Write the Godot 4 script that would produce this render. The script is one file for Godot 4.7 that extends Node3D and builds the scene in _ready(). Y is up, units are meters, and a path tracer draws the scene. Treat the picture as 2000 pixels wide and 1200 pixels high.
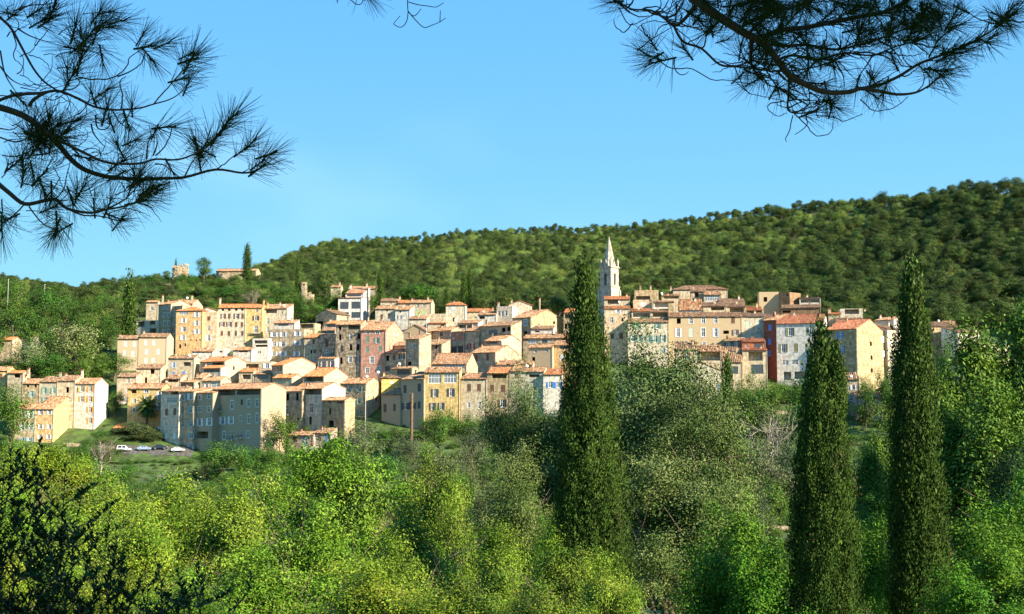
extends Node3D
# A hill village seen across a wooded valley, with cypresses close by and pine boughs overhead.

const F := 2400.0            # focal length in photograph pixels (2000 wide)
const PITCH := 0.08314       # the camera looks up so that eye level falls on row 800
var rng := RandomNumberGenerator.new()
var used := {}
var mats := {}
var noise := FastNoiseLite.new()
var footprints := []

# ---------------------------------------------------------------- mesh builder
class MB:
	var v := PackedVector3Array()
	var n := PackedVector3Array()
	var c := PackedColorArray()
	var colored := false
	var col := Color(1, 1, 1)
	func quad(a: Vector3, b: Vector3, d: Vector3, e: Vector3) -> void:   # counter-clockwise seen from outside
		var m := (b - a).cross(e - a).normalized()
		if m.length_squared() < 0.5:
			m = (d - a).cross(e - a).normalized()
		v.append(a); v.append(d); v.append(b); v.append(a); v.append(e); v.append(d)
		for i in 6:
			n.append(m)
			if colored: c.append(col)
	func tri(a: Vector3, b: Vector3, d: Vector3) -> void:
		var m := (b - a).cross(d - a).normalized()
		v.append(a); v.append(d); v.append(b)
		for i in 3:
			n.append(m)
			if colored: c.append(col)
	func box(lo: Vector3, hi: Vector3) -> void:
		var p := []
		for i in 8:
			p.append(Vector3(hi.x if i & 1 else lo.x, hi.y if i & 2 else lo.y, hi.z if i & 4 else lo.z))
		quad(p[4], p[5], p[7], p[6]); quad(p[1], p[0], p[2], p[3])
		quad(p[5], p[1], p[3], p[7]); quad(p[0], p[4], p[6], p[2])
		quad(p[6], p[7], p[3], p[2]); quad(p[0], p[1], p[5], p[4])
	func tube(pts: PackedVector3Array, r0: float, r1: float, sides: int) -> void:
		var rings := []
		var k := pts.size()
		for i in k:
			var t := (pts[mini(i + 1, k - 1)] - pts[maxi(i - 1, 0)]).normalized()
			var s := t.cross(Vector3(0.31, 0.17, 0.93)).normalized()
			var u := s.cross(t)
			var r := lerpf(r0, r1, float(i) / maxf(1.0, k - 1.0))
			var ring := PackedVector3Array()
			for j in sides:
				var a := TAU * j / sides
				ring.append(pts[i] + (s * cos(a) + u * sin(a)) * r)
			rings.append(ring)
		for i in k - 1:
			for j in sides:
				var j2 := (j + 1) % sides
				quad(rings[i][j], rings[i][j2], rings[i + 1][j2], rings[i + 1][j])
	func mesh() -> ArrayMesh:
		var m := ArrayMesh.new()
		if v.is_empty(): return m
		var a := []
		a.resize(Mesh.ARRAY_MAX)
		a[Mesh.ARRAY_VERTEX] = v
		a[Mesh.ARRAY_NORMAL] = n
		if colored: a[Mesh.ARRAY_COLOR] = c
		m.add_surface_from_arrays(Mesh.PRIMITIVE_TRIANGLES, a)
		return m

func mb(colored := false) -> MB:
	var m := MB.new()
	m.colored = colored
	return m

# ---------------------------------------------------------------- names and nodes
func numbered(parent: Node, called: String) -> String:
	var key := str(parent.get_instance_id()) + called
	var k: int = used.get(key, 0)
	used[key] = k + 1
	return called if k == 0 else "%s_%03d" % [called, k]

func put(parent: Node, o: Node3D, called: String) -> void:
	o.name = numbered(parent, called)
	parent.add_child(o)

func part(parent: Node, called: String, m: Mesh, mat: Material, tf := Transform3D.IDENTITY) -> MeshInstance3D:
	var o := MeshInstance3D.new()
	o.mesh = m
	o.material_override = mat
	o.transform = tf
	put(parent, o, called)
	return o

func thing(called: String, label: String, category: String, where := Vector3.ZERO, group := "") -> Node3D:
	var o := Node3D.new()
	put(self, o, called)
	o.position = where
	o.set_meta("label", label)
	o.set_meta("category", category)
	if group != "": o.set_meta("group", group)
	return o

# ---------------------------------------------------------------- from the photograph to the place
func at(px: float, py: float, d: float) -> Vector3:
	var r := Vector3((px - 1000.0) / F, (600.0 - py) / F, -1.0).rotated(Vector3.RIGHT, PITCH)
	return r * (d / -r.z)

func lut(xs: Array, ys: Array, x: float) -> float:
	if x <= xs[0]: return ys[0]
	for i in range(1, xs.size()):
		if x <= xs[i]:
			return lerpf(ys[i - 1], ys[i], (x - xs[i - 1]) / (xs[i] - xs[i - 1]))
	return ys[-1]

const GC := [-800, 0, 200, 400, 560, 800, 1200, 1600, 2000, 2800]
const G320 := [985, 975, 968, 962, 962, 962, 965, 970, 975, 980]
const G380 := [890, 885, 902, 905, 905, 892, 885, 880, 870, 860]
const G440 := [740, 748, 768, 770, 770, 760, 760, 775, 785, 785]
const G500 := [650, 655, 655, 655, 652, 648, 648, 668, 705, 705]
const G560 := [600, 610, 595, 580, 583, 603, 605, 630, 655, 655]
const RC := [-800, 0, 150, 250, 450, 500, 560, 640, 800, 900, 1000, 1200, 1400, 1600, 1800, 2000, 2800]
const RROW := [520, 548, 573, 557, 554, 532, 504, 478, 472, 460, 453, 449, 427, 405, 386, 368, 330]
const RDIST := [900, 900, 800, 640, 640, 760, 850, 900, 950, 950, 950, 950, 920, 860, 800, 740, 700]

func ridge_d(px: float) -> float: return lut(RC, RDIST, px)
func ridge_row(px: float) -> float: return lut(RC, RROW, px)

func ground(x: float, z: float) -> float:
	var rr0 := sqrt(x * x + z * z)
	var ang := clampf(atan2(x, -z), -0.75, 0.75)
	var r := rr0 * cos(ang)
	var px := 1000.0 + F * tan(ang)
	var y := 0.0
	if r <= 320.0:
		var y320 := (800.0 - lut(GC, G320, px)) * 320.0 / F
		y = lut([0, 8, 20, 50, 100, 200, 320], [-1.7, -3.0, -6.5, -13.0, -20.0, -24.0, y320], r)
	elif r <= 560.0:
		var rows := [lut(GC, G320, px), lut(GC, G380, px), lut(GC, G440, px), lut(GC, G500, px), lut(GC, G560, px)]
		y = lut([320, 380, 440, 500, 560], [(800 - rows[0]) * 320 / F, (800 - rows[1]) * 380 / F, (800 - rows[2]) * 440 / F, (800 - rows[3]) * 500 / F, (800 - rows[4]) * 560 / F], r)
	else:
		var rd := ridge_d(px)
		var r5 := lut(GC, G560, px)
		var rr := ridge_row(px)
		if r <= rd:
			var t := (r - 560.0) / maxf(1.0, rd - 560.0)
			y = (800.0 - lerpf(r5, rr, pow(t, 0.9))) * r / F
		else:
			y = maxf((800.0 - rr) * rd / F - (r - rd) * 0.16, 10.0)
	if z > 0.0:
		y = lerpf(y, -1.7 + minf(r, 60.0) * 0.16, clampf(z / 12.0, 0, 1))
	return y + noise.get_noise_2d(x * 0.6, z * 0.6) * minf(r, 300.0) / 300.0 * 1.6

# ---------------------------------------------------------------- materials
func noise_tex(seed_: int, freq: float, ramp: Array, octaves := 5, size := 512) -> ImageTexture:
	var nz := FastNoiseLite.new()
	nz.seed = seed_
	nz.frequency = freq
	nz.fractal_octaves = octaves
	var im := nz.get_seamless_image(size, size)
	im.convert(Image.FORMAT_L8)
	var data := im.get_data()
	var out := PackedByteArray()
	out.resize(size * size * 3)
	var table := []
	for i in 256:
		table.append(Color8(int(ramp[0][0]), int(ramp[0][1]), int(ramp[0][2])).lerp(Color8(int(ramp[1][0]), int(ramp[1][1]), int(ramp[1][2])), smoothstep(0.15, 0.85, i / 255.0)))
	for i in size * size:
		var q: Color = table[data[i]]
		out[i * 3] = q.r8; out[i * 3 + 1] = q.g8; out[i * 3 + 2] = q.b8
	var made := Image.create_from_data(size, size, false, Image.FORMAT_RGB8, out)
	made.generate_mipmaps()
	return ImageTexture.create_from_image(made)

func streak_tex(seed_: int, lo: Color, size := 512) -> ImageTexture:      # blotches and vertical run marks of old plaster
	var a := FastNoiseLite.new(); a.seed = seed_; a.frequency = 0.012; a.fractal_octaves = 5
	var b := FastNoiseLite.new(); b.seed = seed_ + 1; b.frequency = 0.03; b.fractal_octaves = 4
	var ia := a.get_seamless_image(size, size); var ib := b.get_seamless_image(size, size)
	var im := Image.create(size, size, false, Image.FORMAT_RGB8)
	for y in size:
		for x in size:
			var v := smoothstep(0.2, 0.75, ia.get_pixel(x, y).r) * 0.6 + smoothstep(0.25, 0.7, ib.get_pixel(x, int(y * 0.125 + x * 0.004) % size).r) * 0.4
			im.set_pixel(x, y, lo.lerp(Color(1, 0.99, 0.97), v))
	im.generate_mipmaps()
	return ImageTexture.create_from_image(im)

var tex := {}
func lin(r: float, g: float, b: float) -> Color: return Color(r, g, b).linear_to_srgb()

func mat(key: String, c: Color, rough := 0.85, metal := 0.0) -> StandardMaterial3D:
	if mats.has(key): return mats[key]
	var m := StandardMaterial3D.new()
	m.albedo_color = c.linear_to_srgb()
	m.roughness = rough
	m.metallic = metal
	m.cull_mode = BaseMaterial3D.CULL_DISABLED
	mats[key] = m
	return m

func wall_mat(key: String) -> StandardMaterial3D:
	if mats.has(key): return mats[key]
	var w: Array = WALLS[key]
	var m := mat(key, Color(w[0], w[1], w[2]), 0.92)
	m.albedo_texture = tex[w[3]]
	m.uv1_triplanar = true
	m.uv1_world_triplanar = true
	m.uv1_scale = Vector3.ONE * (0.14 if w[3] == "stone" else 0.085 if w[3] == "worn" else 0.11)
	m.heightmap_enabled = false
	return m

# linear colour of the plaster or stone, and which surface it has
const WALLS := {
	"cream": [0.61, 0.515, 0.36, "plaster"], "pale": [0.67, 0.60, 0.465, "plaster"], "white": [0.73, 0.69, 0.61, "plaster"],
	"coolwhite": [0.80, 0.78, 0.74, "plaster"], "yellow": [0.74, 0.54, 0.23, "plaster"], "sun": [0.80, 0.58, 0.18, "plaster"], "orange": [0.72, 0.49, 0.24, "plaster"],
	"peach": [0.71, 0.54, 0.37, "plaster"], "pink": [0.66, 0.35, 0.26, "plaster"], "rust": [0.25, 0.10, 0.065, "plaster"], "brick": [0.42, 0.16, 0.08, "plaster"],
	"tan": [0.60, 0.485, 0.325, "worn"], "grey": [0.60, 0.475, 0.33, "worn"], "lightgrey": [0.76, 0.65, 0.51, "plaster"],
	"stone": [0.62, 0.495, 0.345, "stone"], "greystone": [0.60, 0.47, 0.335, "stone"], "ochrestone": [0.72, 0.56, 0.35, "stone"], "peachstone": [0.78, 0.62, 0.42, "stone"],
	"gravel": [0.44, 0.37, 0.27, "stain"], "asphalt": [0.13, 0.125, 0.115, "worn"], "spire": [0.60, 0.56, 0.47, "worn"], "stained": [0.62, 0.52, 0.375, "stain"], "ochre": [0.56, 0.43, 0.255, "worn"], "sage": [0.50, 0.48, 0.36, "plaster"], "brown": [0.34, 0.22, 0.12, "worn"], "mauve": [0.50, 0.40, 0.36, "plaster"],
}
const PAINTS := {
	"w": [0.78, 0.78, 0.76], "g": [0.16, 0.30, 0.20], "b": [0.14, 0.065, 0.035], "y": [0.10, 0.24, 0.58], "t": [0.22, 0.38, 0.38],
	"o": [0.62, 0.30, 0.05], "k": [0.07, 0.06, 0.05], "m": [0.52, 0.70, 0.56], "r": [0.28, 0.04, 0.03], "l": [0.36, 0.58, 0.18], "s": [0.48, 0.56, 0.44], "e": [0.26, 0.23, 0.10], "u": [0.42, 0.54, 0.72],
}

# ---------------------------------------------------------------- houses
const TILES := {"A": [0, 500, 5.456], "B": [0, 690, 5.456], "C": [220, 560, 5.456], "D": [220, 700, 5.456], "E": [480, 540, 5.456], "F": [480, 700, 5.456],
	"G": [780, 560, 5.456], "H": [740, 680, 5.263], "I": [1080, 450, 5.456], "J": [1150, 540, 5.456], "K": [1400, 540, 5.456], "L": [1660, 580, 5.456], "P": [0, 0, 1.0]}
const ROOFS := {   # linear colours that single tiles take
	"t": [[0.33, 0.17, 0.08], [0.42, 0.24, 0.12], [0.25, 0.125, 0.06], [0.48, 0.31, 0.17], [0.38, 0.17, 0.07]],
	"o": [[0.48, 0.165, 0.05], [0.56, 0.21, 0.065], [0.40, 0.13, 0.045], [0.50, 0.25, 0.10]],
	"b": [[0.24, 0.135, 0.07], [0.31, 0.175, 0.09], [0.19, 0.105, 0.055], [0.36, 0.24, 0.13]],
	"r": [[0.38, 0.115, 0.05], [0.44, 0.15, 0.06], [0.31, 0.09, 0.04], [0.42, 0.21, 0.10]],
}
var unit := {}

func make_units() -> void:
	var m := mb()           # a casement frame in a hole of 1 x 1
	for b in [[0, 0, 0.1, 1], [0.9, 0, 1, 1], [0.1, 0, 0.9, 0.07], [0.1, 0.93, 0.9, 1], [0.455, 0.07, 0.545, 0.93], [0.1, 0.62, 0.455, 0.66], [0.545, 0.62, 0.9, 0.66]]:
		m.box(Vector3(b[0] - 0.5, b[1] - 0.5, -0.05), Vector3(b[2] - 0.5, b[3] - 0.5, 0.0))
	unit.frame = m.mesh()
	m = mb(); m.box(Vector3(-0.5, -0.5, -0.02), Vector3(0.5, 0.5, 0.0)); unit.pane = m.mesh()
	m = mb()                # a louvred shutter leaf, hinge at x = 0
	for b in [[0, 0, 0.12, 1], [0.88, 0, 1, 1], [0.12, 0, 0.88, 0.07], [0.12, 0.93, 0.88, 1], [0.12, 0.47, 0.88, 0.53]]:
		m.box(Vector3(b[0], b[1] - 0.5, 0.0), Vector3(b[2], b[3] - 0.5, 0.045))
	for i in 16:
		var y := -0.43 + i * 0.054
		if absf(y + 0.02) < 0.045: continue
		m.quad(Vector3(0.12, y, 0.035), Vector3(0.88, y, 0.035), Vector3(0.88, y + 0.045, 0.008), Vector3(0.12, y + 0.045, 0.008))
	m.quad(Vector3(0.12, -0.43, 0.006), Vector3(0.88, -0.43, 0.006), Vector3(0.88, 0.43, 0.006), Vector3(0.12, 0.43, 0.006))
	unit.shutter = m.mesh()
	m = mb()                # plaster surround of a hole of 1 x 1
	for q in [[-0.62, -0.56, -0.5, 0.58], [0.5, -0.56, 0.62, 0.58], [-0.5, 0.5, 0.5, 0.58], [-0.5, -0.56, 0.5, -0.5]]:
		m.box(Vector3(q[0], q[1], -0.01), Vector3(q[2], q[3], 0.035))
	unit.surround = m.mesh()
	m = mb(); m.box(Vector3(-0.5, -0.04, 0.0), Vector3(0.5, 0.04, 0.1)); unit.sill = m.mesh()
	m = mb()                # a bevelled chimney stack 1 m tall, top at 0
	m.box(Vector3(-0.32, -1, -0.26), Vector3(0.32, 0, 0.26)); unit.stack = m.mesh()
	m = mb(); m.box(Vector3(-0.4, 0, -0.34), Vector3(0.4, 0.09, 0.34))
	for sx in [-0.3, 0.18]: m.box(Vector3(sx, 0.09, -0.24), Vector3(sx + 0.12, 0.34, 0.24))
	m.box(Vector3(-0.42, 0.34, -0.36), Vector3(0.42, 0.42, 0.36)); unit.cap = m.mesh()
	m = mb()                # a satellite dish looking along +z
	for i in 14:
		var a0 := TAU * i / 14; var a1 := TAU * (i + 1) / 14
		var p0 := Vector3(cos(a0) * 0.22, sin(a0) * 0.22, 0.03); var p1 := Vector3(cos(a1) * 0.22, sin(a1) * 0.22, 0.03)
		var q0 := Vector3(cos(a0) * 0.46, sin(a0) * 0.5, 0.13); var q1 := Vector3(cos(a1) * 0.46, sin(a1) * 0.5, 0.13)
		m.tri(Vector3.ZERO, p0, p1); m.quad(p0, q0, q1, p1)
		m.quad(q0 + Vector3(0, 0, -0.02), p0 + Vector3(0, 0, -0.02), p1 + Vector3(0, 0, -0.02), q1 + Vector3(0, 0, -0.02))
	unit.dish = m.mesh()
	m = mb()
	m.tube(PackedVector3Array([Vector3(0, -1.3, -0.12), Vector3(0, 0, -0.12), Vector3(0, 0, -0.02)]), 0.03, 0.03, 5)
	m.tube(PackedVector3Array([Vector3(0, -0.45, 0.1), Vector3(0, -0.2, 0.5)]), 0.018, 0.018, 4)
	m.box(Vector3(-0.05, -0.24, 0.46), Vector3(0.05, -0.14, 0.58)); unit.dish_arm = m.mesh()

# a wall of width w and height h in the plane o + x*ux + y*up, with rectangular holes [x0, y0, x1, y1]
func wall_panel(m: MB, o: Vector3, ux: Vector3, w: float, h: float, holes: Array, inward: Vector3) -> void:
	var up := Vector3.UP
	var ys := [0.0, h]
	for q in holes:
		ys.append(q[1]); ys.append(q[3])
	ys.sort()
	for i in ys.size() - 1:
		var y0: float = ys[i]; var y1: float = ys[i + 1]
		if y1 - y0 < 0.002: continue
		var mid := (y0 + y1) / 2
		var cuts := []
		for q in holes:
			if q[1] < mid and q[3] > mid: cuts.append([q[0], q[2]])
		cuts.sort_custom(func(p, r): return p[0] < r[0])
		var x := 0.0
		cuts.append([w, w])
		for q in cuts:
			if q[0] > x + 0.002:
				m.quad(o + ux * x + up * y0, o + ux * q[0] + up * y0, o + ux * q[0] + up * y1, o + ux * x + up * y1)
			x = maxf(x, q[1])
	for q in holes:
		var dp: float = q[4]
		var a: Vector3 = o + ux * q[0] + up * q[1]; var b: Vector3 = o + ux * q[2] + up * q[1]
		var c: Vector3 = o + ux * q[2] + up * q[3]; var d: Vector3 = o + ux * q[0] + up * q[3]
		m.quad(a, b, b + inward * dp, a + inward * dp); m.quad(c, d, d + inward * dp, c + inward * dp)
		m.quad(d, a, a + inward * dp, d + inward * dp); m.quad(b, c, c + inward * dp, b + inward * dp)
		if dp > 0.6: m.quad(a + inward * dp, b + inward * dp, c + inward * dp, d + inward * dp)

# canal tiles on a slope: e0 the eave's left end, ex along the eave, s up the slope; cut0 / cut1 shorten the rows at the hips
func tile_slope(m: MB, e0: Vector3, ex: Vector3, s: Vector3, hip := 0.0, pal := "t", big := 1.0) -> void:
	var w := ex.length(); var l := s.length()
	if w < 0.1 or l < 0.1: return
	var nn := ex.cross(s).normalized()
	if nn.y < 0: nn = -nn
	var pw := 0.42 * big; var pl := 0.75 * big
	var nc := maxi(1, int(round(w / pw))); var nr := maxi(1, int(round(l / pl)))
	var ux := ex / nc; var us := s / nr
	var cols: Array = ROOFS[pal]
	for i in nc:
		var fx := (i + 0.5) / nc
		var reach := 1.0
		if hip > 0.0: reach = clampf(minf(fx, 1.0 - fx) * w / hip, 0.0, 1.0)
		var patch := noise.get_noise_2d(e0.x * 3.0 + i * 1.4, e0.z * 3.0) * 0.3
		for j in nr:
			if (j + 0.5) / nr > reach: break
			var k: Array = cols[rng.randi() % cols.size()]
			var f := rng.randf_range(0.55, 1.3) + patch
			m.col = Color(k[0] * f, k[1] * f, k[2] * f)
			var o := e0 + ux * (i + rng.randf_range(-0.06, 0.06)) + us * j + nn * rng.randf_range(0.0, 0.03)
			var t := us * 1.1
			var hgt := nn * (0.12 * big)
			var lift := nn * 0.045
			var a := o + lift; var b := o + ux * 0.28 + hgt + lift; var c := o + ux * 0.66 + hgt + lift; var d := o + ux * 0.94 + lift
			m.quad(a, b, b + t - lift, a + t - lift); m.quad(b, c, c + t - lift, b + t - lift); m.quad(c, d, d + t - lift, c + t - lift)
			m.tri(a, d, (b + c) / 2) if j == 0 else null
	m.col = Color(cols[0][0] * 0.7, cols[0][1] * 0.7, cols[0][2] * 0.7)
	if hip > 0.0:
		var hh := minf(hip, w / 2)
		m.quad(e0, e0 + ex, e0 + ex - ux.normalized() * hh + s * (hh / hip), e0 + ux.normalized() * hh + s * (hh / hip))
	else:
		m.quad(e0, e0 + ex, e0 + ex + s, e0 + s)

func ray2(px: float, py: float, p: Vector3, u: Vector3) -> float:   # how far along u from p the column of pixel px is met
	var r := at(px, py, 1.0)
	return (p.x * r.z - p.z * r.x) / (u.z * r.x - u.x * r.z)

func open_in(holes: Array, lo: Vector2, hi: Vector2, w: float, h: float, dp: float) -> bool:
	lo = Vector2(maxf(lo.x, 0.14), maxf(lo.y, 0.05)); hi = Vector2(minf(hi.x, w - 0.14), minf(hi.y, h - 0.22))
	if hi.x - lo.x < 0.3 or hi.y - lo.y < 0.25: return false
	for q in holes:
		if lo.x < q[2] + 0.03 and hi.x > q[0] - 0.03 and lo.y < q[3] + 0.03 and hi.y > q[1] - 0.03: return false
	holes.append([lo.x, lo.y, hi.x, hi.y, dp])
	return true

func paint(k: String) -> StandardMaterial3D:
	var q: Array = PAINTS[k]
	return mat("paint_" + k, Color(q[0], q[1], q[2]), 0.6)

# one window, door or opening; fr places x along the wall, y up, z outwards, at the hole's middle
func fit_opening(root: Node3D, kind: String, fr: Transform3D, w: float, h: float) -> void:
	var k := kind[0]
	var col := kind[1] if kind.length() > 1 else "w"
	var scaled := func(off: Vector3, sx: float, sy: float) -> Transform3D:
		return fr * Transform3D(Basis.from_scale(Vector3(sx, sy, 1)), off)
	if k == "d" or k == "l":
		if k == "l" and h > 0.7:
			var rail := mb()
			var n := int(w / 0.22)
			rail.box(Vector3(-w / 2, -h / 2 + 0.8, -0.12), Vector3(w / 2, -h / 2 + 0.86, -0.06))
			for i in n: rail.box(Vector3(-w / 2 + (i + 0.5) * w / n - 0.015, -h / 2, -0.1), Vector3(-w / 2 + (i + 0.5) * w / n + 0.015, -h / 2 + 0.8, -0.07))
			if h > 1.4: part(root, "terrace_railing", rail.mesh(), mat("iron", Color(0.08, 0.08, 0.085), 0.5), fr)
		return
	if k == "c":
		for s in [-1, 1]:
			var b := Basis.from_scale(Vector3(-s * w / 2, h, 1))
			part(root, "shutter", unit.shutter, paint(col), fr * Transform3D(b, Vector3(s * w / 2, 0, -0.07)))
		part(root, "sill", unit.sill, mat("sillstone", Color(0.6, 0.55, 0.45)), scaled.call(Vector3(0, -h / 2 - 0.04, 0), w + 0.2, 1.0))
		return
	if k == "g":                                    # wide glazing: frames side by side
		var n := maxi(2, int(round(w / 0.95)))
		for i in n:
			var o := scaled.call(Vector3(-w / 2 + (i + 0.5) * w / n, 0, -0.1), w / n, h) as Transform3D
			var f := part(root, "window", unit.frame, paint("w") if col == "w" else mat("iron", Color(0.08, 0.08, 0.085), 0.5), o)
			part(f, "pane", unit.pane, glass_wide, Transform3D(Basis.IDENTITY, Vector3(0, 0, -0.025)))
		return
	if kind == "ow": part(root, "surround", unit.surround, mat("surround", Color(0.74, 0.70, 0.62), 0.9), scaled.call(Vector3.ZERO, w, h))
	var fo := scaled.call(Vector3(0, 0, -0.12), w, h) as Transform3D
	var fm := part(root, "window", unit.frame, paint("w"), fo)
	part(fm, "pane", unit.pane, glass, Transform3D(Basis.IDENTITY, Vector3(0, 0, -0.025)))
	part(root, "sill", unit.sill, mat("sillstone", Color(0.6, 0.55, 0.45)), scaled.call(Vector3(0, -h / 2 - 0.04, 0), w + 0.2, 1.0))
	if k == "s":
		for s in [-1, 1]:
			var swing := rng.randf_range(0.0, 0.5) if rng.randf() < 0.35 else rng.randf_range(0.0, 0.1)
			var b := Basis(Vector3.UP, -s * swing) * Basis.from_scale(Vector3(s * w * 0.5, h, 1))
			part(root, "shutter", unit.shutter, paint(col), fr * Transform3D(b, Vector3(s * (w / 2 + 0.02), 0, 0.03)))
	if k == "b":
		var slab := mb(); slab.box(Vector3(-w * 0.5 - 0.7, -h / 2 - 0.22, 0.0), Vector3(w * 0.5 + 0.7, -h / 2 - 0.06, 1.0))
		part(root, "balcony", slab.mesh(), mat("sillstone", Color(0.6, 0.55, 0.45)), fr)
		var rail := mb()
		var bw := w + 1.3
		for y in [0.0, 0.86]: 
			rail.box(Vector3(-bw / 2, -h / 2 + y, 0.93), Vector3(bw / 2, -h / 2 + y + 0.05, 0.98))
			for s in [-1, 1]: rail.box(Vector3(s * bw / 2 - 0.02, -h / 2 + y, 0.0), Vector3(s * bw / 2 + 0.02, -h / 2 + y + 0.05, 0.93))
		for i in int(bw / 0.16): rail.box(Vector3(-bw / 2 + i * 0.16 - 0.012, -h / 2, 0.94), Vector3(-bw / 2 + i * 0.16 + 0.012, -h / 2 + 0.9, 0.965))
		part(root, "balcony_railing", rail.mesh(), mat("iron", Color(0.08, 0.08, 0.085), 0.5), fr)

var glass: StandardMaterial3D
var glass_wide: StandardMaterial3D

# t tile letter; x0 x1 the front's left and right edge, ye the eave, yb the foot (all in that tile's pixels); d its distance in metres;
# yaw how far the front is turned to the left; side width of the right wall in tile pixels; kind of roof f s g h t
func hs(t: String, x0: float, x1: float, ye: float, yb: float, d: float, yaw: float, side: float, roof: String, wall: String, label: String, wins := "", opt := {}) -> Node3D:
	var T: Array = TILES[t]
	var X := func(v: float) -> float: return T[0] + v / T[2]
	var Y := func(v: float) -> float: return T[1] + v / T[2]
	rng.seed = hash(label)
	var a := deg_to_rad(yaw + (7.0 if yaw >= 24.0 else 0.0))
	var u := Vector3(cos(a), 0, sin(a)); var nrm := Vector3(-sin(a), 0, cos(a))
	var eave_y: float = Y.call(ye)
	var p0 := at(X.call((x0 + x1) / 2), eave_y, d)
	var eave := p0.y
	var foot := at(X.call((x0 + x1) / 2), Y.call(yb), d).y
	p0.y = 0
	var sl := ray2(X.call(x0), eave_y, p0, u); var sr := ray2(X.call(x1), eave_y, p0, u)
	var left := p0 + u * sl
	var w := sr - sl
	var length: float = opt.get("L", 8.0)
	if side > 0: length = clampf(ray2(X.call(x1 + side), eave_y, p0 + u * sr, -nrm), 2.5, 22.0)
	var low := 1e9
	for q in [Vector2(0, 0), Vector2(w, 0), Vector2(0, -length), Vector2(w, -length)]:
		var g: Vector3 = left + u * q.x + nrm * q.y
		low = minf(low, ground(g.x, g.z))
	var bottom := minf(foot - 0.3, low - 0.5)
	if opt.has("float"): bottom = foot
	var h := eave - bottom
	var root := thing(opt.get("name", "house"), label, opt.get("cat", "house"), Vector3.ZERO, opt.get("group", ""))
	root.transform = Transform3D(Basis(u, Vector3.UP, nrm), Vector3(left.x, bottom, left.z))
	var inv := root.transform.affine_inverse()
	footprints.append([left + u * w / 2 - nrm * length / 2, maxf(w, length) * 0.6])
	# openings
	var front := []; var right := []; var fits := []
	for grp in wins.split(";", false):
		var bits := grp.strip_edges().split(" ", false)
		var kind := bits[0]
		var on_right := kind.begins_with(">")
		if on_right: kind = kind.substr(1)
		var wh := bits[1].split("x")
		for i in range(2, bits.size()):
			var xy := bits[i].split(",")
			var cx := xy[0].to_float(); var cy := xy[1].to_float(); var ww := wh[0].to_float() / 2; var hh := wh[1].to_float() / 2
			var lo := Vector2.ZERO; var hi := Vector2.ZERO
			for e in 2:
				var sx := cx + (ww if e else -ww); var sy := cy + (-hh if e else hh)
				var base: Vector3 = p0 + u * sr if on_right else p0
				var dirv: Vector3 = -nrm if on_right else u
				var s := ray2(X.call(sx), Y.call(sy), base, dirv)
				var hit := base + dirv * s
				var yy := at(X.call(sx), Y.call(sy), -hit.z).y - bottom
				var xx := s if on_right else s - sl
				if e: hi = Vector2(xx, yy)
				else: lo = Vector2(xx, yy)
			var shift := 0.0
			if kind[0] != "l" and kind[0] != "g" and kind[0] != "d":          # keep doors and windows of human size
				var mx := (lo.x + hi.x) / 2; var half := clampf((hi.x - lo.x) / 2, 0.32, 0.75)
				lo.x = mx - half; hi.x = mx + half
			var deep := 3.4 if kind[0] == "l" else 0.5 if kind[0] == "d" else 0.24
			if open_in(right if on_right else front, lo, hi, length if on_right else w, h, minf(deep, length * 0.62)):
				var kept: Array = right[-1] if on_right else front[-1]
				lo = Vector2(kept[0], kept[1]); hi = Vector2(kept[2], kept[3])
				var mid := (lo + hi) / 2
				var fr := Transform3D(Basis.IDENTITY, Vector3(mid.x, mid.y, 0)) if not on_right else Transform3D(Basis(Vector3(0, 0, -1), Vector3.UP, Vector3(1, 0, 0)), Vector3(w, mid.y, -mid.x))
				fits.append([kind, fr, hi.x - lo.x, hi.y - lo.y])
	for q in (right + front):
		if q[4] > 0.4 and q[4] < 0.7: q[4] = 0.45
	# walls
	var m := mb()
	var ztop := 0.0
	var slope: float = opt.get("slope", 0.36)
	var rise: float = opt.get("rise", 0.0)
	if rise == 0.0: rise = {"f": length / 2 * slope, "s": length * slope * 0.8, "g": w / 2 * slope, "h": minf(w, length) / 2 * slope, "t": 0.0}[roof]
	var par := 0.45 if roof == "t" and not opt.has("noparapet") else 0.0
	wall_panel(m, Vector3.ZERO, Vector3(1, 0, 0), w, h + par, front, Vector3(0, 0, -1))
	wall_panel(m, Vector3(w, 0, 0), Vector3(0, 0, -1), length, h + par, right, Vector3(-1, 0, 0))
	m.quad(Vector3(w, 0, -length), Vector3(0, 0, -length), Vector3(0, h + par, -length), Vector3(w, h + par, -length))
	m.quad(Vector3(0, 0, -length), Vector3.ZERO, Vector3(0, h + par, 0), Vector3(0, h + par, -length))
	var A := Vector3(0, h, 0); var B := Vector3(w, h, 0); var C := Vector3(w, h, -length); var D := Vector3(0, h, -length)
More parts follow.
